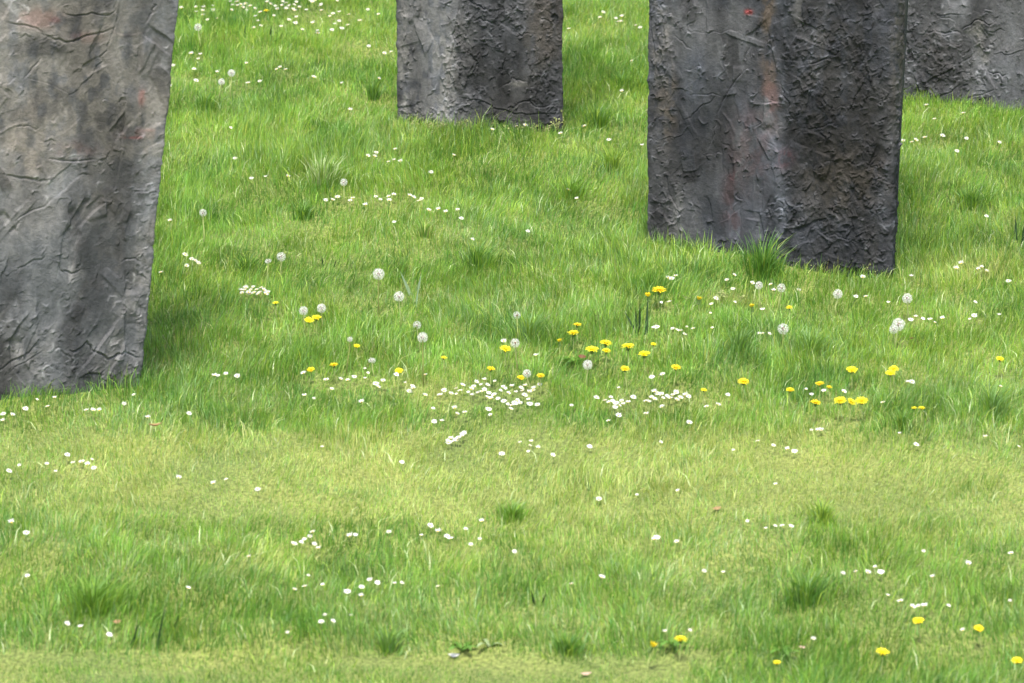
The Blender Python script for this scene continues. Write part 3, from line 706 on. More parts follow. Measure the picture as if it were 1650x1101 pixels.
def flatten(x, y, r, f):
    """tread the blades down around a flower so that its head shows"""
    i0, i1 = int((x - r - RX0) / RS), int((x + r - RX0) / RS) + 2
    j0, j1 = int((y - 2.0 * r - RY0) / RS), int((y + r - RY0) / RS) + 2
    if i0 < 0 or j0 < 0 or i1 >= len(rx) or j1 >= len(ry): return
    sx, sy = RX[j0:j1, i0:i1] - x, RY[j0:j1, i0:i1] - y
    sy = np.where(sy < 0, sy * 0.5, sy)
    LEN[j0:j1, i0:i1] *= 1 - (1 - f) * np.exp(-(sx ** 2 + sy ** 2) / r ** 2)

PLACED = []      # (kind, base xyz, head height, data)
ORD = ["first", "second", "third", "fourth", "fifth", "sixth", "seventh", "eighth", "ninth", "tenth", "eleventh", "twelfth"]
every = sorted([p[1] for _, _, pts in DAISIES for p in pts])
far_row = every[max(0, len(every) - 300)]          # the 300 nearest are things, the small far ones one mass
for label, grp, pts in DAISIES:
    near = sorted([p for p in pts if p[1] >= far_row])
    names = {}
    if len(near) <= 24:
        for k, p in enumerate(near):
            w_ = "only white daisy" if len(near) == 1 else "leftmost white daisy" if k == 0 else "rightmost white daisy" if k == len(near) - 1 else \
                 ORD[k] + " white daisy from left" if k < (len(near) + 1) // 2 else ("second" if k == len(near) - 2 else ORD[len(near) - 1 - k]) + " white daisy from right"
            names[p] = label.replace("white daisy", w_)
    else:
        names[near[0]] = label.replace("white daisy", "leftmost white daisy"); names[near[-1]] = label.replace("white daisy", "rightmost white daisy")
        rest = [p for p in near if p not in names]
        hi = min(rest, key=lambda p: p[1]); names[hi] = label.replace("white daisy", "topmost white daisy")
        lo = max(rest, key=lambda p: p[1]); names[lo] = label.replace("white daisy", "lowest white daisy")
        xs = sorted(p[0] for p in near); ys = sorted(p[1] for p in near); ym = ys[len(ys) // 2]
        for p in rest:
            if p in names: continue
            k = 5 * sum(x < p[0] for x in xs) // len(xs)
            where = ("upper " if p[1] < ym else "lower ") + ("left end", "left half", "middle", "right half", "right end")[min(4, k)]
            names[p] = label.replace("in the", "at the " + where + " of the", 1)
    for p0 in pts:
        px, py = p0
        px += random.uniform(-.8, .8); py += random.uniform(-.5, .5)
        h = random.uniform(.031, .046)
        if 690 < py < 850: h *= 0.72
        if "long stemmed" in label: h = .10
        q = hit(px, py, h)
        PLACED.append(("daisy" if p0[1] >= far_row else "far_daisy", q, h, (names.get(p0, label), grp + (names[p0].split(' of the')[0].replace('white daisy at the', ',') if names.get(p0, '').startswith('white daisy at the') else ''), px, py)))
        flatten(q[0], q[1], .022, .62)
for d in YEL:
    h = .074 if d[2] > 12 else .058
    q = hit(d[0], d[1], h)
    PLACED.append(("dandelion", q, h, d)); flatten(q[0], q[1], .036, .42)
for d in CLOCK:
    h = d[3]
    q = hit(d[0], d[1], h)
    PLACED.append(("clock", q, h, d)); flatten(q[0], q[1], .04, .5)

# ------------------------------------------------------------------ grass (one mass)
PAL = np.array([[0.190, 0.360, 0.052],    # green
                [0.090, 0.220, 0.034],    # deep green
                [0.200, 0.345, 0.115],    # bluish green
                [0.300, 0.435, 0.064],    # yellow green
                [0.440, 0.510, 0.170],    # straw
                [0.450, 0.550, 0.280]])   # pale worn blade

def inside(poly, x, y):
    c = np.zeros(len(x), bool); n = len(poly)
    for i in range(n):
        x1, y1 = poly[i]; x2, y2 = poly[(i + 1) % n]
        cond = ((y1 > y) != (y2 > y)) & (x < (x2 - x1) * (y - y1) / (y2 - y1 + 1e-12) + x1)
        c ^= cond
    return c

def blades(x, y, z, L, W, az, bend, wind, colr, r, simple=False):
    """blades of three triangles (bent) or one (short straight ones); returns verts, faces, colours"""
    n = len(x)
    dx, dy = np.cos(az) * bend + wind[0], np.sin(az) * bend + wind[1]
    wa = r.uniform(0, 2 * np.pi, n); wx, wy = np.cos(wa) * W / 2, np.sin(wa) * W / 2
    up = np.sqrt(np.clip(1 - 0.35 * (dx * dx + dy * dy), 0.15, 1))
    tip = np.stack([x + dx * L * .85, y + dy * L * .85, z + L * (up - 0.12 * np.hypot(dx, dy))], -1)
    k = 3 if simple else 5
    V = np.empty((n, k, 3), np.float32)
    V[:, 0] = np.stack([x - wx, y - wy, z - 0.004], -1); V[:, 1] = np.stack([x + wx, y + wy, z - 0.004], -1)
    b = (np.arange(n) * k)[:, None]
    if simple:
        V[:, 2] = tip; F = b + [0, 1, 2]
    else:
        mx, my, mz = x + dx * L * .28, y + dy * L * .28, z + L * .58 * up
        V[:, 2] = np.stack([mx - wx * .8, my - wy * .8, mz], -1); V[:, 3] = np.stack([mx + wx * .8, my + wy * .8, mz], -1)
        V[:, 4] = tip
        F = np.concatenate([b + [0, 1, 3], b + [0, 3, 2], b + [2, 3, 4]], 0)
    return V.reshape(-1, 3), F, np.repeat(colr, k, 0)

def sample_map(Mp, x, y):
    i = np.clip(((x - RX0) / RS).astype(int), 0, len(rx) - 1); j = np.clip(((y - RY0) / RS).astype(int), 0, len(ry) - 1)
    return Mp[j, i]

NB = 2_600_000
bx_ = rng.uniform(RX0 + .05, RX1 - .05, NB); by_ = rng.uniform(-3.3, 7.4, NB)
ppx, ppy = to_px(bx_, by_, ground_z(bx_, by_))
keep = np.ones(NB)
outx = np.maximum(np.maximum(-ppx, ppx - 1650), 0); outy = np.maximum(np.maximum(-ppy, ppy - 1101), 0)
keep *= np.where(outx > 60, np.clip(1 - (outx - 60) / 700, .30, 1) * .6, 1) * np.where((outy > 60), .45, 1)
keep *= 1 - .55 * sstep(-2.6, -2.75, by_) * 0
keep *= 1 - .85 * sample_map(BARE, bx_, by_)
# natural clumping
keep *= 0.80 + 0.20 * sstep(0.35, 0.6, fbm(bx_ * 9, by_ * 9, 955, 2))
sel = rng.random(NB) < keep
for poly in FOOT:
    sel &= ~inside(poly, bx_, by_)
bx_, by_, ppx, ppy = bx_[sel], by_[sel], ppx[sel], ppy[sel]
NB = len(bx_)
if NB > 1_120_000:
    q = rng.permutation(NB)[:1_120_000]; bx_, by_ = bx_[q], by_[q]; NB = len(bx_)
L = sample_map(LEN, bx_, by_) * np.clip(rng.lognormal(-0.12, 0.36, NB), .35, 1.9)
dry, yel, blu, deep = (sample_map(mm, bx_, by_) for mm in (DRYW, YELW, BLUW, DEEP))
w = np.stack([np.full(NB, 1.0), .18 + 2.3 * deep, .10 + 1.1 * blu, .22 + 1.4 * yel + .5 * dry, .035 + 4.2 * dry ** 1.2, .05 + .25 * blu], -1)
w = np.cumsum(w / w.sum(1, keepdims=True), 1)
pick = (rng.random(NB)[:, None] > w).sum(1).clip(0, 5)
colr = PAL[pick] * rng.uniform(.75, 1.25, NB)[:, None] * (1 + rng.normal(0, .06, (NB, 3)))
# neighbouring blades share a tone
tn = 0.74 + 0.54 * fbm(bx_ * 12, by_ * 9, 970, 3)
colr = np.clip(colr * tn[:, None], 0.01, 0.7)
wind = (0.14 + 0.5 * (fbm(bx_ * 1.5, by_ * 1.5, 980, 2) - .5), 0.05 + 0.4 * (fbm(bx_ * 1.5 + 8, by_ * 1.5, 981, 2) - .5))
zg_ = ground_z(bx_, by_); az_ = rng.uniform(0, 2 * np.pi, NB); bend_ = np.abs(rng.normal(0.5, .4, NB)); wid_ = rng.uniform(.0016, .0031, NB)
stray = (rng.random(NB) < .007) & (L > .018)                 # long pale blades lying over the sward
L = np.where(stray, np.minimum(L * 1.5 + .01, .075), L); bend_ = np.where(stray, bend_ + .45, bend_); wid_ = np.where(stray, .0036, wid_)
colr = np.where(stray[:, None], PAL[np.where(rng.random(NB) < .6, 5, 3)] * rng.uniform(.8, 1.25, NB)[:, None], colr)
lean = 2 * np.pi * fbm(bx_ * 4, by_ * 4, 985, 2) * 2          # clumps lie together
az_ = np.where(rng.random(NB) < .55, lean + rng.normal(0, .5, NB), az_)
one = ((L < .038) | (rng.random(NB) < .45)) & ~stray
parts_ = []
for mk, simple in ((one, True), (~one, False)):
    parts_.append(blades(bx_[mk], by_[mk], zg_[mk], L[mk], wid_[mk] * (1.15 if simple else 1), az_[mk], bend_[mk], (wind[0][mk], wind[1][mk]), colr[mk], rng, simple))
V = np.vstack([parts_[0][0], parts_[1][0]]); F = np.vstack([parts_[0][1], parts_[1][1] + len(parts_[0][0])]); C = np.vstack([parts_[0][2], parts_[1][2]])
print("grass triangles", len(F))
del parts_
grass = link("meadow_grass", fast_mesh("meadow_grass", V, F, M_BLADE, C))
tag(grass, "unmown green meadow grass with a short yellowish strip across it", "grass", kind="stuff")
del V, F, C

# ------------------------------------------------------------------ grass tufts one can pick out
TUFTS = [  # base x, y, width px, height px, palette row, label
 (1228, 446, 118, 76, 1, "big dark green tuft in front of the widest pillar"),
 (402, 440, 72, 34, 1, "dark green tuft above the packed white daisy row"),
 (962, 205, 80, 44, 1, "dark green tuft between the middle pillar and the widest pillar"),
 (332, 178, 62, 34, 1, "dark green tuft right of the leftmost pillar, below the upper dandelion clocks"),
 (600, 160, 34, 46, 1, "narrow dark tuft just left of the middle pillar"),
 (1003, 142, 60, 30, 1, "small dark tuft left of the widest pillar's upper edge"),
 (768, 432, 120, 48, 1, "wide green tuft in the open centre, left of the widest pillar"),
 (852, 548, 120, 52, 2, "broad bluish tuft around the half blown dandelion clock"),
 (1308, 570, 110, 42, 2, "bluish tuft right of the pale lone dandelion clock"),
 (1190, 565, 90, 45, 2, "bluish tuft left of the pale lone dandelion clock"),
 (1455, 690, 60, 34, 1, "small dark tuft below the two tiny dandelions at right"),
 (1300, 970, 150, 56, 1, "dark tuft in the right foreground under the daisy row"),
 (1325, 842, 66, 42, 3, "bright yellow green tuft on the right of the yellowish strip"),
 (625, 1048, 70, 44, 2, "dark bluish tuft at the bottom edge, left of centre"),
 (520, 300, 120, 56, 5, "pale long bladed tuft left of the daisy row under the middle pillar"),
 (684, 382, 52, 34, 4, "rusty straw coloured tuft below the long daisy row"),
 (920, 318, 90, 40, 0, "green tuft holding two daisies below the middle pillar's right corner"),
 (1565, 335, 110, 38, 1, "dark tuft under the farthest pillar near the right edge"),
 (825, 838, 100, 34, 0, "green tuft at the lower edge of the yellowish strip near the centre"),
 (150, 985, 170, 66, 0, "large green tuft in the left foreground"),
 (1600, 672, 100, 62, 2, "broad bluish tuft at the right edge below the lone dandelion"),
 (488, 352, 60, 30, 1, "small dark tuft just under the left end of the long daisy row"),
 (988, 275, 60, 46, 3, "yellow bladed tuft left of the widest pillar"),
 (915, 1052, 110, 34, 1, "dark tuft at the bottom edge right of the broad leaves"),
 (1045, 380, 36, 40, 2, "pale tuft against the widest pillar's left foot"),
]
for (tx, ty, wpx, hpx, pal, label) in TUFTS:
    q = hit(tx, ty); mp = mpp(ty)
    n = int(30 + wpx * 1.7)
    rw, hh = wpx * mp / 2, hpx * mp
    rr = np.abs(rng.normal(0, .32, n)) * rw; th = rng.uniform(0, 2 * np.pi, n)
    ox, oy = rr * np.cos(th), rr * np.sin(th) * .9
    gx_, gy_ = q[0] + ox, q[1] + oy
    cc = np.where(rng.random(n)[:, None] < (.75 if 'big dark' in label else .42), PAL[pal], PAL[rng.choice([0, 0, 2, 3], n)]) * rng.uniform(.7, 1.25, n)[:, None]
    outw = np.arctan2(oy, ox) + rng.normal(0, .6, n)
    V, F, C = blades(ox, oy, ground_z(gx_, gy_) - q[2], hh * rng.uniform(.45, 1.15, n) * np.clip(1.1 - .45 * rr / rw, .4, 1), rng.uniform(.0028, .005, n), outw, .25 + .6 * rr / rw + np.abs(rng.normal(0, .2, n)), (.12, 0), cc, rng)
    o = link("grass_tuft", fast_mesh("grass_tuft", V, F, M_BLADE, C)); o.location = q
    tag(o, label, "grass tuft", "grass tufts in the meadow")

# ------------------------------------------------------------------ broad leaf blades
def strap_leaf(mb, base, tip, width, sag, m=0, fold=0.25, n=7):
    base, tip = Vector(base), Vector(tip); d = tip - base
    side = Vector((d.z, 0, -d.x)); side = side.normalized() if side.length > 1e-6 else Vector((1, 0, 0))
    side = (side + Vector((0, .35, 0))).normalized(); nrm = d.cross(side).normalized()
    vs_, fs = [], []
    for i in range(n):
        t = i / (n - 1); c = base + d * t + Vector((0, 0, -sag * t * t)) + nrm * (sag * .5 * math.sin(math.pi * t))
        wd = width * .5 * (1 - .35 * t) * math.sin(math.pi * min(1, (1.02 - t) * 1.4 + .02) * .5) if t < .999 else 0.0003
        vs_ += [c - side * wd, c + nrm * wd * fold, c + side * wd]
    for i in range(n - 1):
        a = i * 3
        fs += [(a, a + 1, a + 4, a + 3), (a + 1, a + 2, a + 5, a + 4)]
    mb.add(vs_, fs, m)

M_STRAP = plain("dark_strap_leaf", (0.022, 0.055, 0.018), 0.45, 0.4, 0.15, .2)
M_STRAPPALE = plain("pale_strap_leaf", (0.24, 0.34, 0.20), 0.45, 0.4, 0.2, .1)
STRAPS = [  # label, material, [(base px, tip px, width px)]
 ("dark upright leaf blades left below the largest orange dandelion", M_STRAP, [((1041, 540), (1044, 478), 5), ((1027, 538), (1024, 492), 4.5), ((1036, 542), (1006, 500), 4), ((1031, 536), (1031, 480), 4)]),
 ("dark slender leaning leaf blades at the bottom left", M_STRAP, [((205, 1044), (227, 996), 3.4), ((212, 1042), (222, 1000), 3), ((248, 1048), (269, 968), 3.6), ((270, 1024), (290, 986), 5), ((238, 1030), (256, 1000), 3)]),
 ("dark leaf blades cut by the right edge beside the widest pillar", M_STRAP, [((1638, 388), (1636, 346), 5), ((1646, 402), (1651, 352), 5)]),
 ("pale bent leaf blades right of the large round dandelion clock", M_STRAPPALE, [((668, 476), (645, 434), 5), ((670, 474), (679, 440), 4.5), ((664, 470), (650, 450), 4), ((668, 498), (676, 452), 3)]),
 ("dark leaf blades under the dense daisy patch at the top", M_STRAP, [((433, 66), (438, 40), 5), ((393, 62), (396, 40), 4), ((455, 68), (463, 52), 4), ((446, 68), (456, 50), 4)]),
 ("dark forked leaf blades in the foreground near the centre", M_STRAP, [((866, 975), (855, 944), 4), ((868, 976), (880, 950), 4), ((860, 970), (858, 952), 3)]),
 ("pair of olive leaf blades left of the large round dandelion clock", M_STRAP, [((522, 432), (519, 408), 3.5), ((535, 432), (542, 416), 3.5)]),
 ("pale bent straw blade at the big tuft by the widest pillar", M_PALELEAF, [((1238, 398), (1216, 371), 3.5), ((1247, 392), (1240, 376), 3)]),
]
for label, mat, lv in STRAPS:
    root_q = hit(lv[0][0][0], lv[0][0][1])
    e = bpy.data.objects.new("leaf_clump", None); COL.objects.link(e); e.location = root_q
    tag(e, label, "leaves", "leaf blade clumps in the grass")
    for (b, t, wp) in lv:
        qb = hit(*b); mp = mpp(b[1])
        mb = MB()
        tip = (qb[0] + (t[0] - b[0]) * mp, qb[1] + random.uniform(-.02, .02), qb[2] + (b[1] - t[1]) * mp)
        lo = Vector(qb) - Vector(root_q) - Vector((0, 0, .03))
        strap_leaf(mb, lo, Vector(tip) - Vector(root_q), wp * mp * 1.35, .004)
        link("leaf", mb.mesh("leaf", [mat], True), e)

# toothed dandelion leaves lying at the bottom edge
def toothed(mb, base, direction, length, width, m=0, arch=.02):
    d = Vector(direction).normalized(); s = Vector((-d.y, d.x, 0)); n = 10; vs_, fs = [], []
    for i in range(n):
        t = i / (n - 1); wd = width * (.18 + .82 * math.sin(math.pi * min(1, t * .85 + .08))) * (1 if i % 2 else .55) * .5
        if i == n - 1: wd = .001
        c = Vector(base) + d * length * t + Vector((0, 0, arch * math.sin(math.pi * t * .8)))
        vs_ += [c - s * wd + Vector((0, 0, .3 * wd)), c, c + s * wd + Vector((0, 0, .3 * wd))]
    for i in range(n - 1):
        a = i * 3; fs += [(a, a + 1, a + 4, a + 3), (a + 1, a + 2, a + 5, a + 4)]
    mb.add(vs_, fs, m)
ROSETTES = [("bright green broad leaves at the bottom edge near the centre", 745, 1052, M_LEAF, .06, 5), ("green toothed leaves under the lower dandelions right of centre", 1085, 1046, M_LEAF, .055, 6),
            ("pale green leaves at the bottom right of centre beside a faint dandelion", 1262, 1058, M_LEAF, .06, 5), 
            ("small pale leaf cluster right of the bright broad leaves", 788, 1046, M_PALELEAF, .05, 3), ("green toothed leaves beneath the central yellow dandelions", 915, 588, M_LEAF, .06, 6)]
for label, px, py, mat, ln, n in ROSETTES:
    q = hit(px, py)
    e = bpy.data.objects.new("leaf_rosette", None); COL.objects.link(e); e.location = (q[0], q[1], q[2] + .004)
    tag(e, label, "leaves", "leaf rosettes in the grass")
    for k in range(n):
        a = 2 * math.pi * k / n + random.uniform(-.4, .4); mb = MB()
        toothed(mb, (0, 0, .002 * k), (math.cos(a), math.sin(a), 0), ln * random.uniform(.8, 1.1), ln * .34, 0, .014)
        link("leaf", mb.mesh("leaf", [mat], True), e)

# ------------------------------------------------------------------ flower prototypes
def daisy_mesh(i):
    r = random.Random(50 + i); mb = MB(); R = .0112; cup = (.0015, .003, .0045, .0065)[i % 4]
    tl = Vector((r.uniform(-.25, .25), -.32 + r.uniform(-.35, .25), 1)).normalized(); a = tl.orthogonal().normalized(); b = tl.cross(a)
    n = 15; O = Vector((0, 0, 0))
    for k in range(n):
        t = 2 * math.pi * (k + r.uniform(-.2, .2)) / n; rr = R * r.uniform(.88, 1.08); d = a * math.cos(t) + b * math.sin(t); s = tl.cross(d)
        up = cup * r.uniform(.6, 1.3); w_ = .0023
        p0 = O + d * .0022; p1 = O + d * rr * .65 + tl * up * .6; p2 = O + d * rr + tl * up
        mb.add([p0 - s * w_ * .35, p0 + s * w_ * .35, p1 + s * w_ * .6, p1 - s * w_ * .6, p2 + s * w_ * .3, p2 - s * w_ * .3], [(0, 1, 2, 3), (3, 2, 4, 5)], 0)
    ring = [O + (a * math.cos(t) + b * math.sin(t)) * .0036 + tl * .0006 for t in [2 * math.pi * k / 8 for k in range(8)]]
    top = [O + (a * math.cos(t) + b * math.sin(t)) * .0022 + tl * .0026 for t in [2 * math.pi * k / 8 for k in range(8)]]
    mb.add(ring + top, [(k, (k + 1) % 8, 8 + (k + 1) % 8, 8 + k) for k in range(8)] + [tuple(range(8, 16))], 1)
    cal = [O + (a * math.cos(t) + b * math.sin(t)) * .0034 - tl * .0004 for t in [2 * math.pi * k / 6 for k in range(6)]]
    mb.add(cal + [O - tl * .004], [((k + 1) % 6, k, 6) for k in range(6)], 2)
    ln = .12
    mb.tube([O - tl * .003, O + Vector((r.uniform(-.006, .006), 0, -.03)), O + Vector((r.uniform(-.01, .01), .004, -ln))], [.0008, .0009, .0010], 4, 2)
    return mb.mesh("daisy", [M_PETAL, M_DISC, M_STEM])
DM = [daisy_mesh(i) for i in range(8)]

def head_mesh(kind, i):
    """dandelion head: layered strap petals, origin at the head's underside"""
    r = random.Random(90 + i + 10 * kind); mb = MB(); R = .0205
    layers = [(26, 1.0, .10), (22, .82, .35), (16, .60, .65), (10, .36, 1.05)] if kind != 2 else [(16, .8, 1.05), (14, .75, 1.25), (8, .6, 1.4)]
    for (n, rr, el_) in layers:
        for k in range(n):
            t = 2 * math.pi * (k + r.uniform(-.35, .35)) / n; e = el_ + r.uniform(-.15, .15); ln = R * rr * r.uniform(.85, 1.08)
            if kind == 2: ln = R * rr * r.uniform(.8, 1.1)
            d = Vector((math.cos(t), math.sin(t), 0)); s = Vector((-d.y, d.x, 0)); v = d * math.cos(e) + Vector((0, 0, math.sin(e)))
            p0 = d * .002 + Vector((0, 0, .004)); p1 = p0 + v * ln * .6 + Vector((0, 0, .001)); p2 = p0 + v * ln
            w_ = .0030
            mb.add([p0 - s * w_ * .3, p0 + s * w_ * .3, p1 + s * w_ * .5, p1 - s * w_ * .5, p2 + s * w_ * .4, p2 - s * w_ * .4], [(0, 1, 2, 3), (3, 2, 4, 5)], 0)
    return mb.mesh("flower_head", [(M_YELLOW, M_ORANGE, M_ORANGE)[kind]])
def sepal_mesh(kind):
    mb = MB(); n = 10; R = .006
    for z0, z1, r0, r1 in ((-.010, -.002, .0035, R), (-.002, .006 if kind != 2 else .016, R, R * (.8 if kind == 2 else 1.05))):
        vs_ = [(r_ * math.cos(2 * math.pi * k / n), r_ * math.sin(2 * math.pi * k / n), z) for z, r_ in ((z0, r0), (z1, r1)) for k in range(n)]
        mb.add(vs_, [(k, (k + 1) % n, n + (k + 1) % n, n + k) for k in range(n)])
    for k in range(9):
        t = 2 * math.pi * k / 9; d = Vector((math.cos(t), math.sin(t), 0)); s = Vector((-d.y, d.x, 0)); p = d * .005 + Vector((0, 0, -.003))
        mb.add([p - s * .0015, p + s * .0015, p + d * .007 + Vector((0, 0, -.007))], [(0, 1, 2)])
    return mb.mesh("sepals", [M_SEPAL], True)
HM = [[head_mesh(k, i) for i in range(3)] for k in range(3)]
SM = [sepal_mesh(k) for k in range(3)]

def stem_mesh(h, lean, rad=.0016, name="stem", mat=None):
    mb = MB(); r = random.Random(int(h * 1e5) + int(lean * 1e4))
    mid = Vector((lean * .35 + r.uniform(-.004, .004), r.uniform(-.004, .004), -h * .5))
    mb.tube([(0, 0, 0), Vector((lean * .1, 0, -h * .25)), mid, (lean, .003, -h - .03)], [rad * .8, rad, rad, rad * 1.15], 6)
    return mb.mesh(name, [mat or M_STEM], True)

def clock_mesh(i, n=70, gap=0.0):
    """globe of parachutes: spokes from the core, each with a flat whisker star"""
    r = random.Random(200 + i); mb = MB(); R = .0195
    for k in range(n):
        z = 1 - 2 * (k + .5) / n; t = k * 2.399963; q = math.sqrt(1 - z * z)
        if z < -.93: continue
        if gap and r.random() < gap and math.cos(t - 1.0) > -.2: continue
        d = Vector((q * math.cos(t), q * math.sin(t), z)); d = (d + Vector((r.gauss(0, .04), r.gauss(0, .04), r.gauss(0, .04)))).normalized()
        a = d.orthogonal().normalized(); b = d.cross(a); p = d * R * r.uniform(.70, .80); w_ = .00016
        mb.add([d * .004 - a * w_, d * .004 + a * w_, p + a * w_, p - a * w_], [(0, 1, 2, 3)])
        for j in range(12):
            tt = 2 * math.pi * (j + r.random() * .6) / 12; u = a * math.cos(tt) + b * math.sin(tt); s = d.cross(u)
            e = p + u * .0062 + d * R * r.uniform(.14, .26)
            mb.add([p - s * .00027, p + s * .00027, e + s * .00019, e - s * .00019], [(0, 1, 2, 3)])
    return mb.mesh("seed_globe", [M_PAPPUS])
def core_mesh():
    mb = MB(); n = 8
    prof = [(-.007, .0015), (-.004, .0055), (.001, .0066), (.005, .0045), (.007, .001)]
    vs_ = [(r_ * math.cos(2 * math.pi * k / n), r_ * math.sin(2 * math.pi * k / n), z) for z, r_ in prof for k in range(n)]
    fs = [(i * n + k, i * n + (k + 1) % n, (i + 1) * n + (k + 1) % n, (i + 1) * n + k) for i in range(4) for k in range(n)]
    mb.add(vs_, fs); return mb.mesh("seed_core", [M_CORE], True)
CM = [clock_mesh(0, 46), clock_mesh(1, 40), clock_mesh(2, 52), clock_mesh(3, 46, .5)]
KM = core_mesh()

nd = 0
far_v, far_f, far_m, far_n = [], [], [], 0
for kind, q, h, d in PLACED:
    if kind == "far_daisy":
        me = DM[random.randrange(8)]; a = random.uniform(-.5, .5); sc = random.uniform(.74, 1.04)
        co = np.empty(len(me.vertices) * 3, np.float32); me.vertices.foreach_get("co", co); co = co.reshape(-1, 3) * sc
        co = np.stack([co[:, 0] * math.cos(a) - co[:, 1] * math.sin(a), co[:, 0] * math.sin(a) + co[:, 1] * math.cos(a), co[:, 2]], -1) + q
        far_v += co.tolist(); far_f += [tuple(v + far_n for v in p_.vertices) for p_ in me.polygons]; far_m += [p_.material_index for p_ in me.polygons]; far_n += len(co)
        continue
    if kind == "daisy":
        o = link("daisy", DM[nd % 8]); nd += 1
        o.location = q; o.rotation_euler = (0, 0, random.uniform(-.5, .5))
        sc = random.uniform(.70, 1.02) if random.random() > .25 else random.uniform(.5, .7); o.scale = (sc, sc, sc)
        tag(o, d[0], "daisy", d[1])
    elif kind == "dandelion":
        px, py, wpx, k, label = d
        e = bpy.data.objects.new("dandelion", None); COL.objects.link(e)
        e.location = (q[0], q[1], q[2] - h); tag(e, label, "dandelion", "yellow dandelions in the meadow")
        hd = link("flower_head", HM[k][random.randrange(3)], e); sp = link("sepals", SM[k], hd)
        s_ = wpx * mpp(py) / .041 * (1.0 if k != 2 else 1.5)
        hd.scale = (s_, s_, s_ * 1.05); hd.location = (0, 0, h - .004)
        hd.rotation_mode = 'ZYX'
        hd.rotation_euler = (random.uniform(.05, .38) if k != 2 else .1, random.uniform(-.15, .15) if "tipped" not in label and "tilted" not in label else .5, random.uniform(0, 6))
        st = link("stem", stem_mesh(h, random.uniform(-.012, .012)), e); st.location = (0, 0, h - .012)
    else:
        px, py, wpx, hh, label = d
        e = bpy.data.objects.new("dandelion_clock", None); COL.objects.link(e)
        e.location = (q[0], q[1], q[2] - h); tag(e, label, "dandelion clock", "dandelion seed clocks in the meadow")
        half = any(t in label for t in ("half blown", "faded", "wilted", "flat"))
        hd = link("seed_head", CM[3 if half else random.randrange(3)], e)
        s_ = wpx * mpp(py) / .039; hd.scale = (s_, s_, s_ * (.72 if "flat" in label else 1)); hd.location = (0, 0, h)
        hd.rotation_euler = (random.uniform(-.3, .3), random.uniform(-.3, .3) + (.6 if "tilted" in label or "leaning" in label else 0), random.uniform(0, 6))
        link("seed_core", KM, hd)
        st = link("stem", stem_mesh(h, random.uniform(-.02, .02), .0024, mat=M_SPRIG if "pale" in label else M_STEM), e); st.location = (0, 0, h - .003)

me = bpy.data.meshes.new("far_daisies"); me.from_pydata(far_v, [], far_f)
for mt in (M_PETAL, M_DISC, M_STEM): me.materials.append(mt)
me.polygons.foreach_set("material_index", far_m); me.update()
tag(link("far_daisies", me), "many small white daisies scattered across the upper part of the meadow", "daisies", kind="stuff")

# ------------------------------------------------------------------ small weeds at the pillar feet
def sprig(label, px, py, hpx, grp):
    q = hit(px, py); hh = hpx * mpp(py); r = random.Random(int(px * 7 + py))
    e = bpy.data.objects.new("weed_sprig", None); COL.objects.link(e); e.location = q
    tag(e, label, "weed", grp)
    ms, mf = MB(), MB()
    for k in range(r.randint(2, 4)):
        ln = hh * r.uniform(.7, 1.1); lx = r.uniform(-.35, .35) * ln; ly = r.uniform(-.2, .2) * ln
        x0 = r.uniform(-.012, .012)
        ms.tube([(x0, 0, -.02), (x0 + lx * .4, ly * .4, ln * .5), (x0 + lx, ly, ln)], [.0012, .001, .0006], 4)
        for j in range(r.randint(6, 11)):
            t = r.uniform(.5, 1.0); c = Vector((x0 + lx * t, ly * t, ln * t)) + Vector((r.gauss(0, .007), r.gauss(0, .007), r.gauss(0, .004)))
            ax = Vector((r.gauss(0, 1), r.gauss(0, 1), r.gauss(0, 1))).normalized(); a = ax.orthogonal() ; b = ax.cross(a); s_ = r.uniform(.002, .0042)
            mf.add([c + a * s_, c + b * s_, c - a * s_, c - b * s_, c + ax * s_ * .5], [(0, 1, 4), (1, 2, 4), (2, 3, 4), (3, 0, 4)])
    link("stem", ms.mesh("stem", [M_SPRIG], True), e); link("floret_cluster", mf.mesh("floret_cluster", [M_SPRIGTOP]), e)
def nth(x, xs):
    k = xs.index(x); n = len(xs)
    return "leftmost pale weed sprig" if k == 0 else "rightmost pale weed sprig" if k == n - 1 else ORD[k] + " pale weed sprig from left" if k < (n + 1) // 2 else ORD[n - 1 - k] + " pale weed sprig from right"
for x, y, h_ in ((668, 206, 12), (690, 210, 12), (712, 213, 14), (738, 214, 18), (752, 214, 22), (765, 212, 18), (785, 213, 16), (800, 214, 18), (818, 216, 16), (838, 216, 14), (860, 217, 16), (880, 218, 18)):
    sprig(nth(x, [668, 690, 712, 738, 752, 765, 785, 800, 818, 838, 860, 880]) + " along the foot of the middle pillar", x, y, h_, "weed sprigs along the middle pillar's foot")
for x, y, h_ in ((901, 216, 30), (909, 214, 34)):
    sprig(("left" if x < 905 else "right") + " one of two taller weed sprigs at the middle pillar's right corner", x, y, h_, "weed sprigs at the middle pillar's corner")
for x, y, h_ in ((1300, 432, 18), (1318, 436, 16), (1334, 438, 26), (1352, 442, 16), (1366, 444, 28), (1380, 446, 18), (1396, 449, 24), (1412, 448, 16), (1428, 447, 14)):
    sprig(nth(x, [1300, 1318, 1334, 1352, 1366, 1380, 1396, 1412, 1428]) + " at the right foot of the widest pillar", x, y, h_, "weed sprigs at the widest pillar's foot")
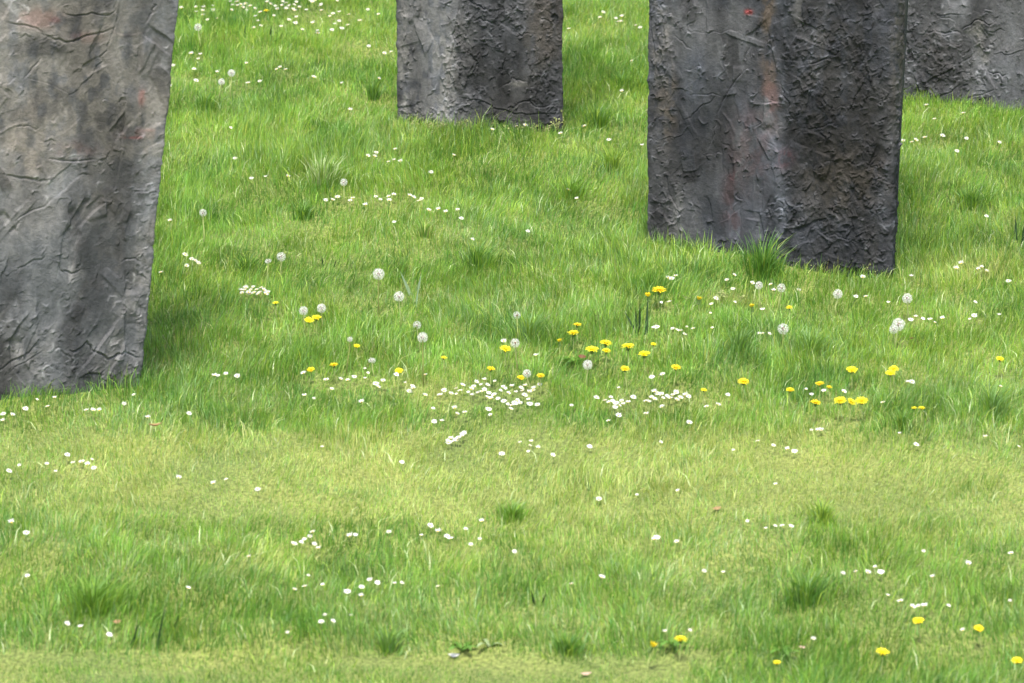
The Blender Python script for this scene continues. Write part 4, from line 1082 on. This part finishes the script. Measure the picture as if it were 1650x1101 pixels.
for x, y, h_ in ((1150, 492, 16), (1165, 490, 20), (1196, 492, 18), (1110, 490, 14)):
    sprig(nth(x, [1110, 1150, 1165, 1196]) + " among daisies and dry stalks below the widest pillar", x, y, h_, "dry sprigs below the widest pillar")

# ------------------------------------------------------------------ fallen leaves and petals
def curled(name, label, px, py, wpx, mat, cat, up=.03):
    mp = mpp(py); q = hit(px, py, up); W_ = wpx * mp; mb = MB(); r = random.Random(int(px)); n = 7; vs_, fs = [], []
    for i in range(n):
        t = i / (n - 1); wd = W_ * .3 * math.sin(math.pi * (t * .92 + .04)); z = W_ * .25 * (t - .5) ** 2 * 4 * r.uniform(.7, 1.1)
        for k, sgn in enumerate((-1, 0, 1)): vs_.append((W_ * (t - .5), sgn * wd, z + abs(sgn) * wd * .5))
    for i in range(n - 1):
        a = i * 3; fs += [(a, a + 3, a + 4, a + 1), (a + 1, a + 4, a + 5, a + 2)]
    mb.add(vs_, fs)
    o = link(name, mb.mesh(name, [mat], True)); o.location = q; o.rotation_euler = (r.uniform(-.5, .7), r.uniform(-.2, .2), r.uniform(-.4, .4))
    tag(o, label, cat)
curled("fallen_leaf", "tan dead leaf in the left foreground beside the large green tuft", 188, 1003, 13, M_DRY, "leaf")
curled("fallen_leaf", "brown dead leaf lying on the right half of the yellowish strip", 1155, 821, 15, M_DRY, "leaf", .004)
curled("fallen_leaf", "pinkish dead leaf at the bottom edge right of centre", 945, 1088, 18, M_PINK, "leaf", .006)
curled("fallen_petal", "pinkish white petal standing in dark grass at the bottom right", 1292, 1044, 11, M_PINK, "petal", .045)
curled("fallen_leaf", "tiny reddish brown leaf under the biggest dandelion clock", 1469, 546, 9, M_REDLEAF, "leaf", .04)
curled("fallen_leaf", "faint tan dead leaf below the leftmost pillar's right corner", 250, 687, 22, M_DRY, "leaf", .035)
curled("fallen_petal", "white petal lying under the bright broad leaves at the bottom edge", 731, 1058, 18, M_PETAL, "petal", .006)
curled("fallen_leaf", "reddish brown dead leaf left of the low dandelion clock under the trio", 938, 576, 14, M_REDLEAF, "leaf", .045)
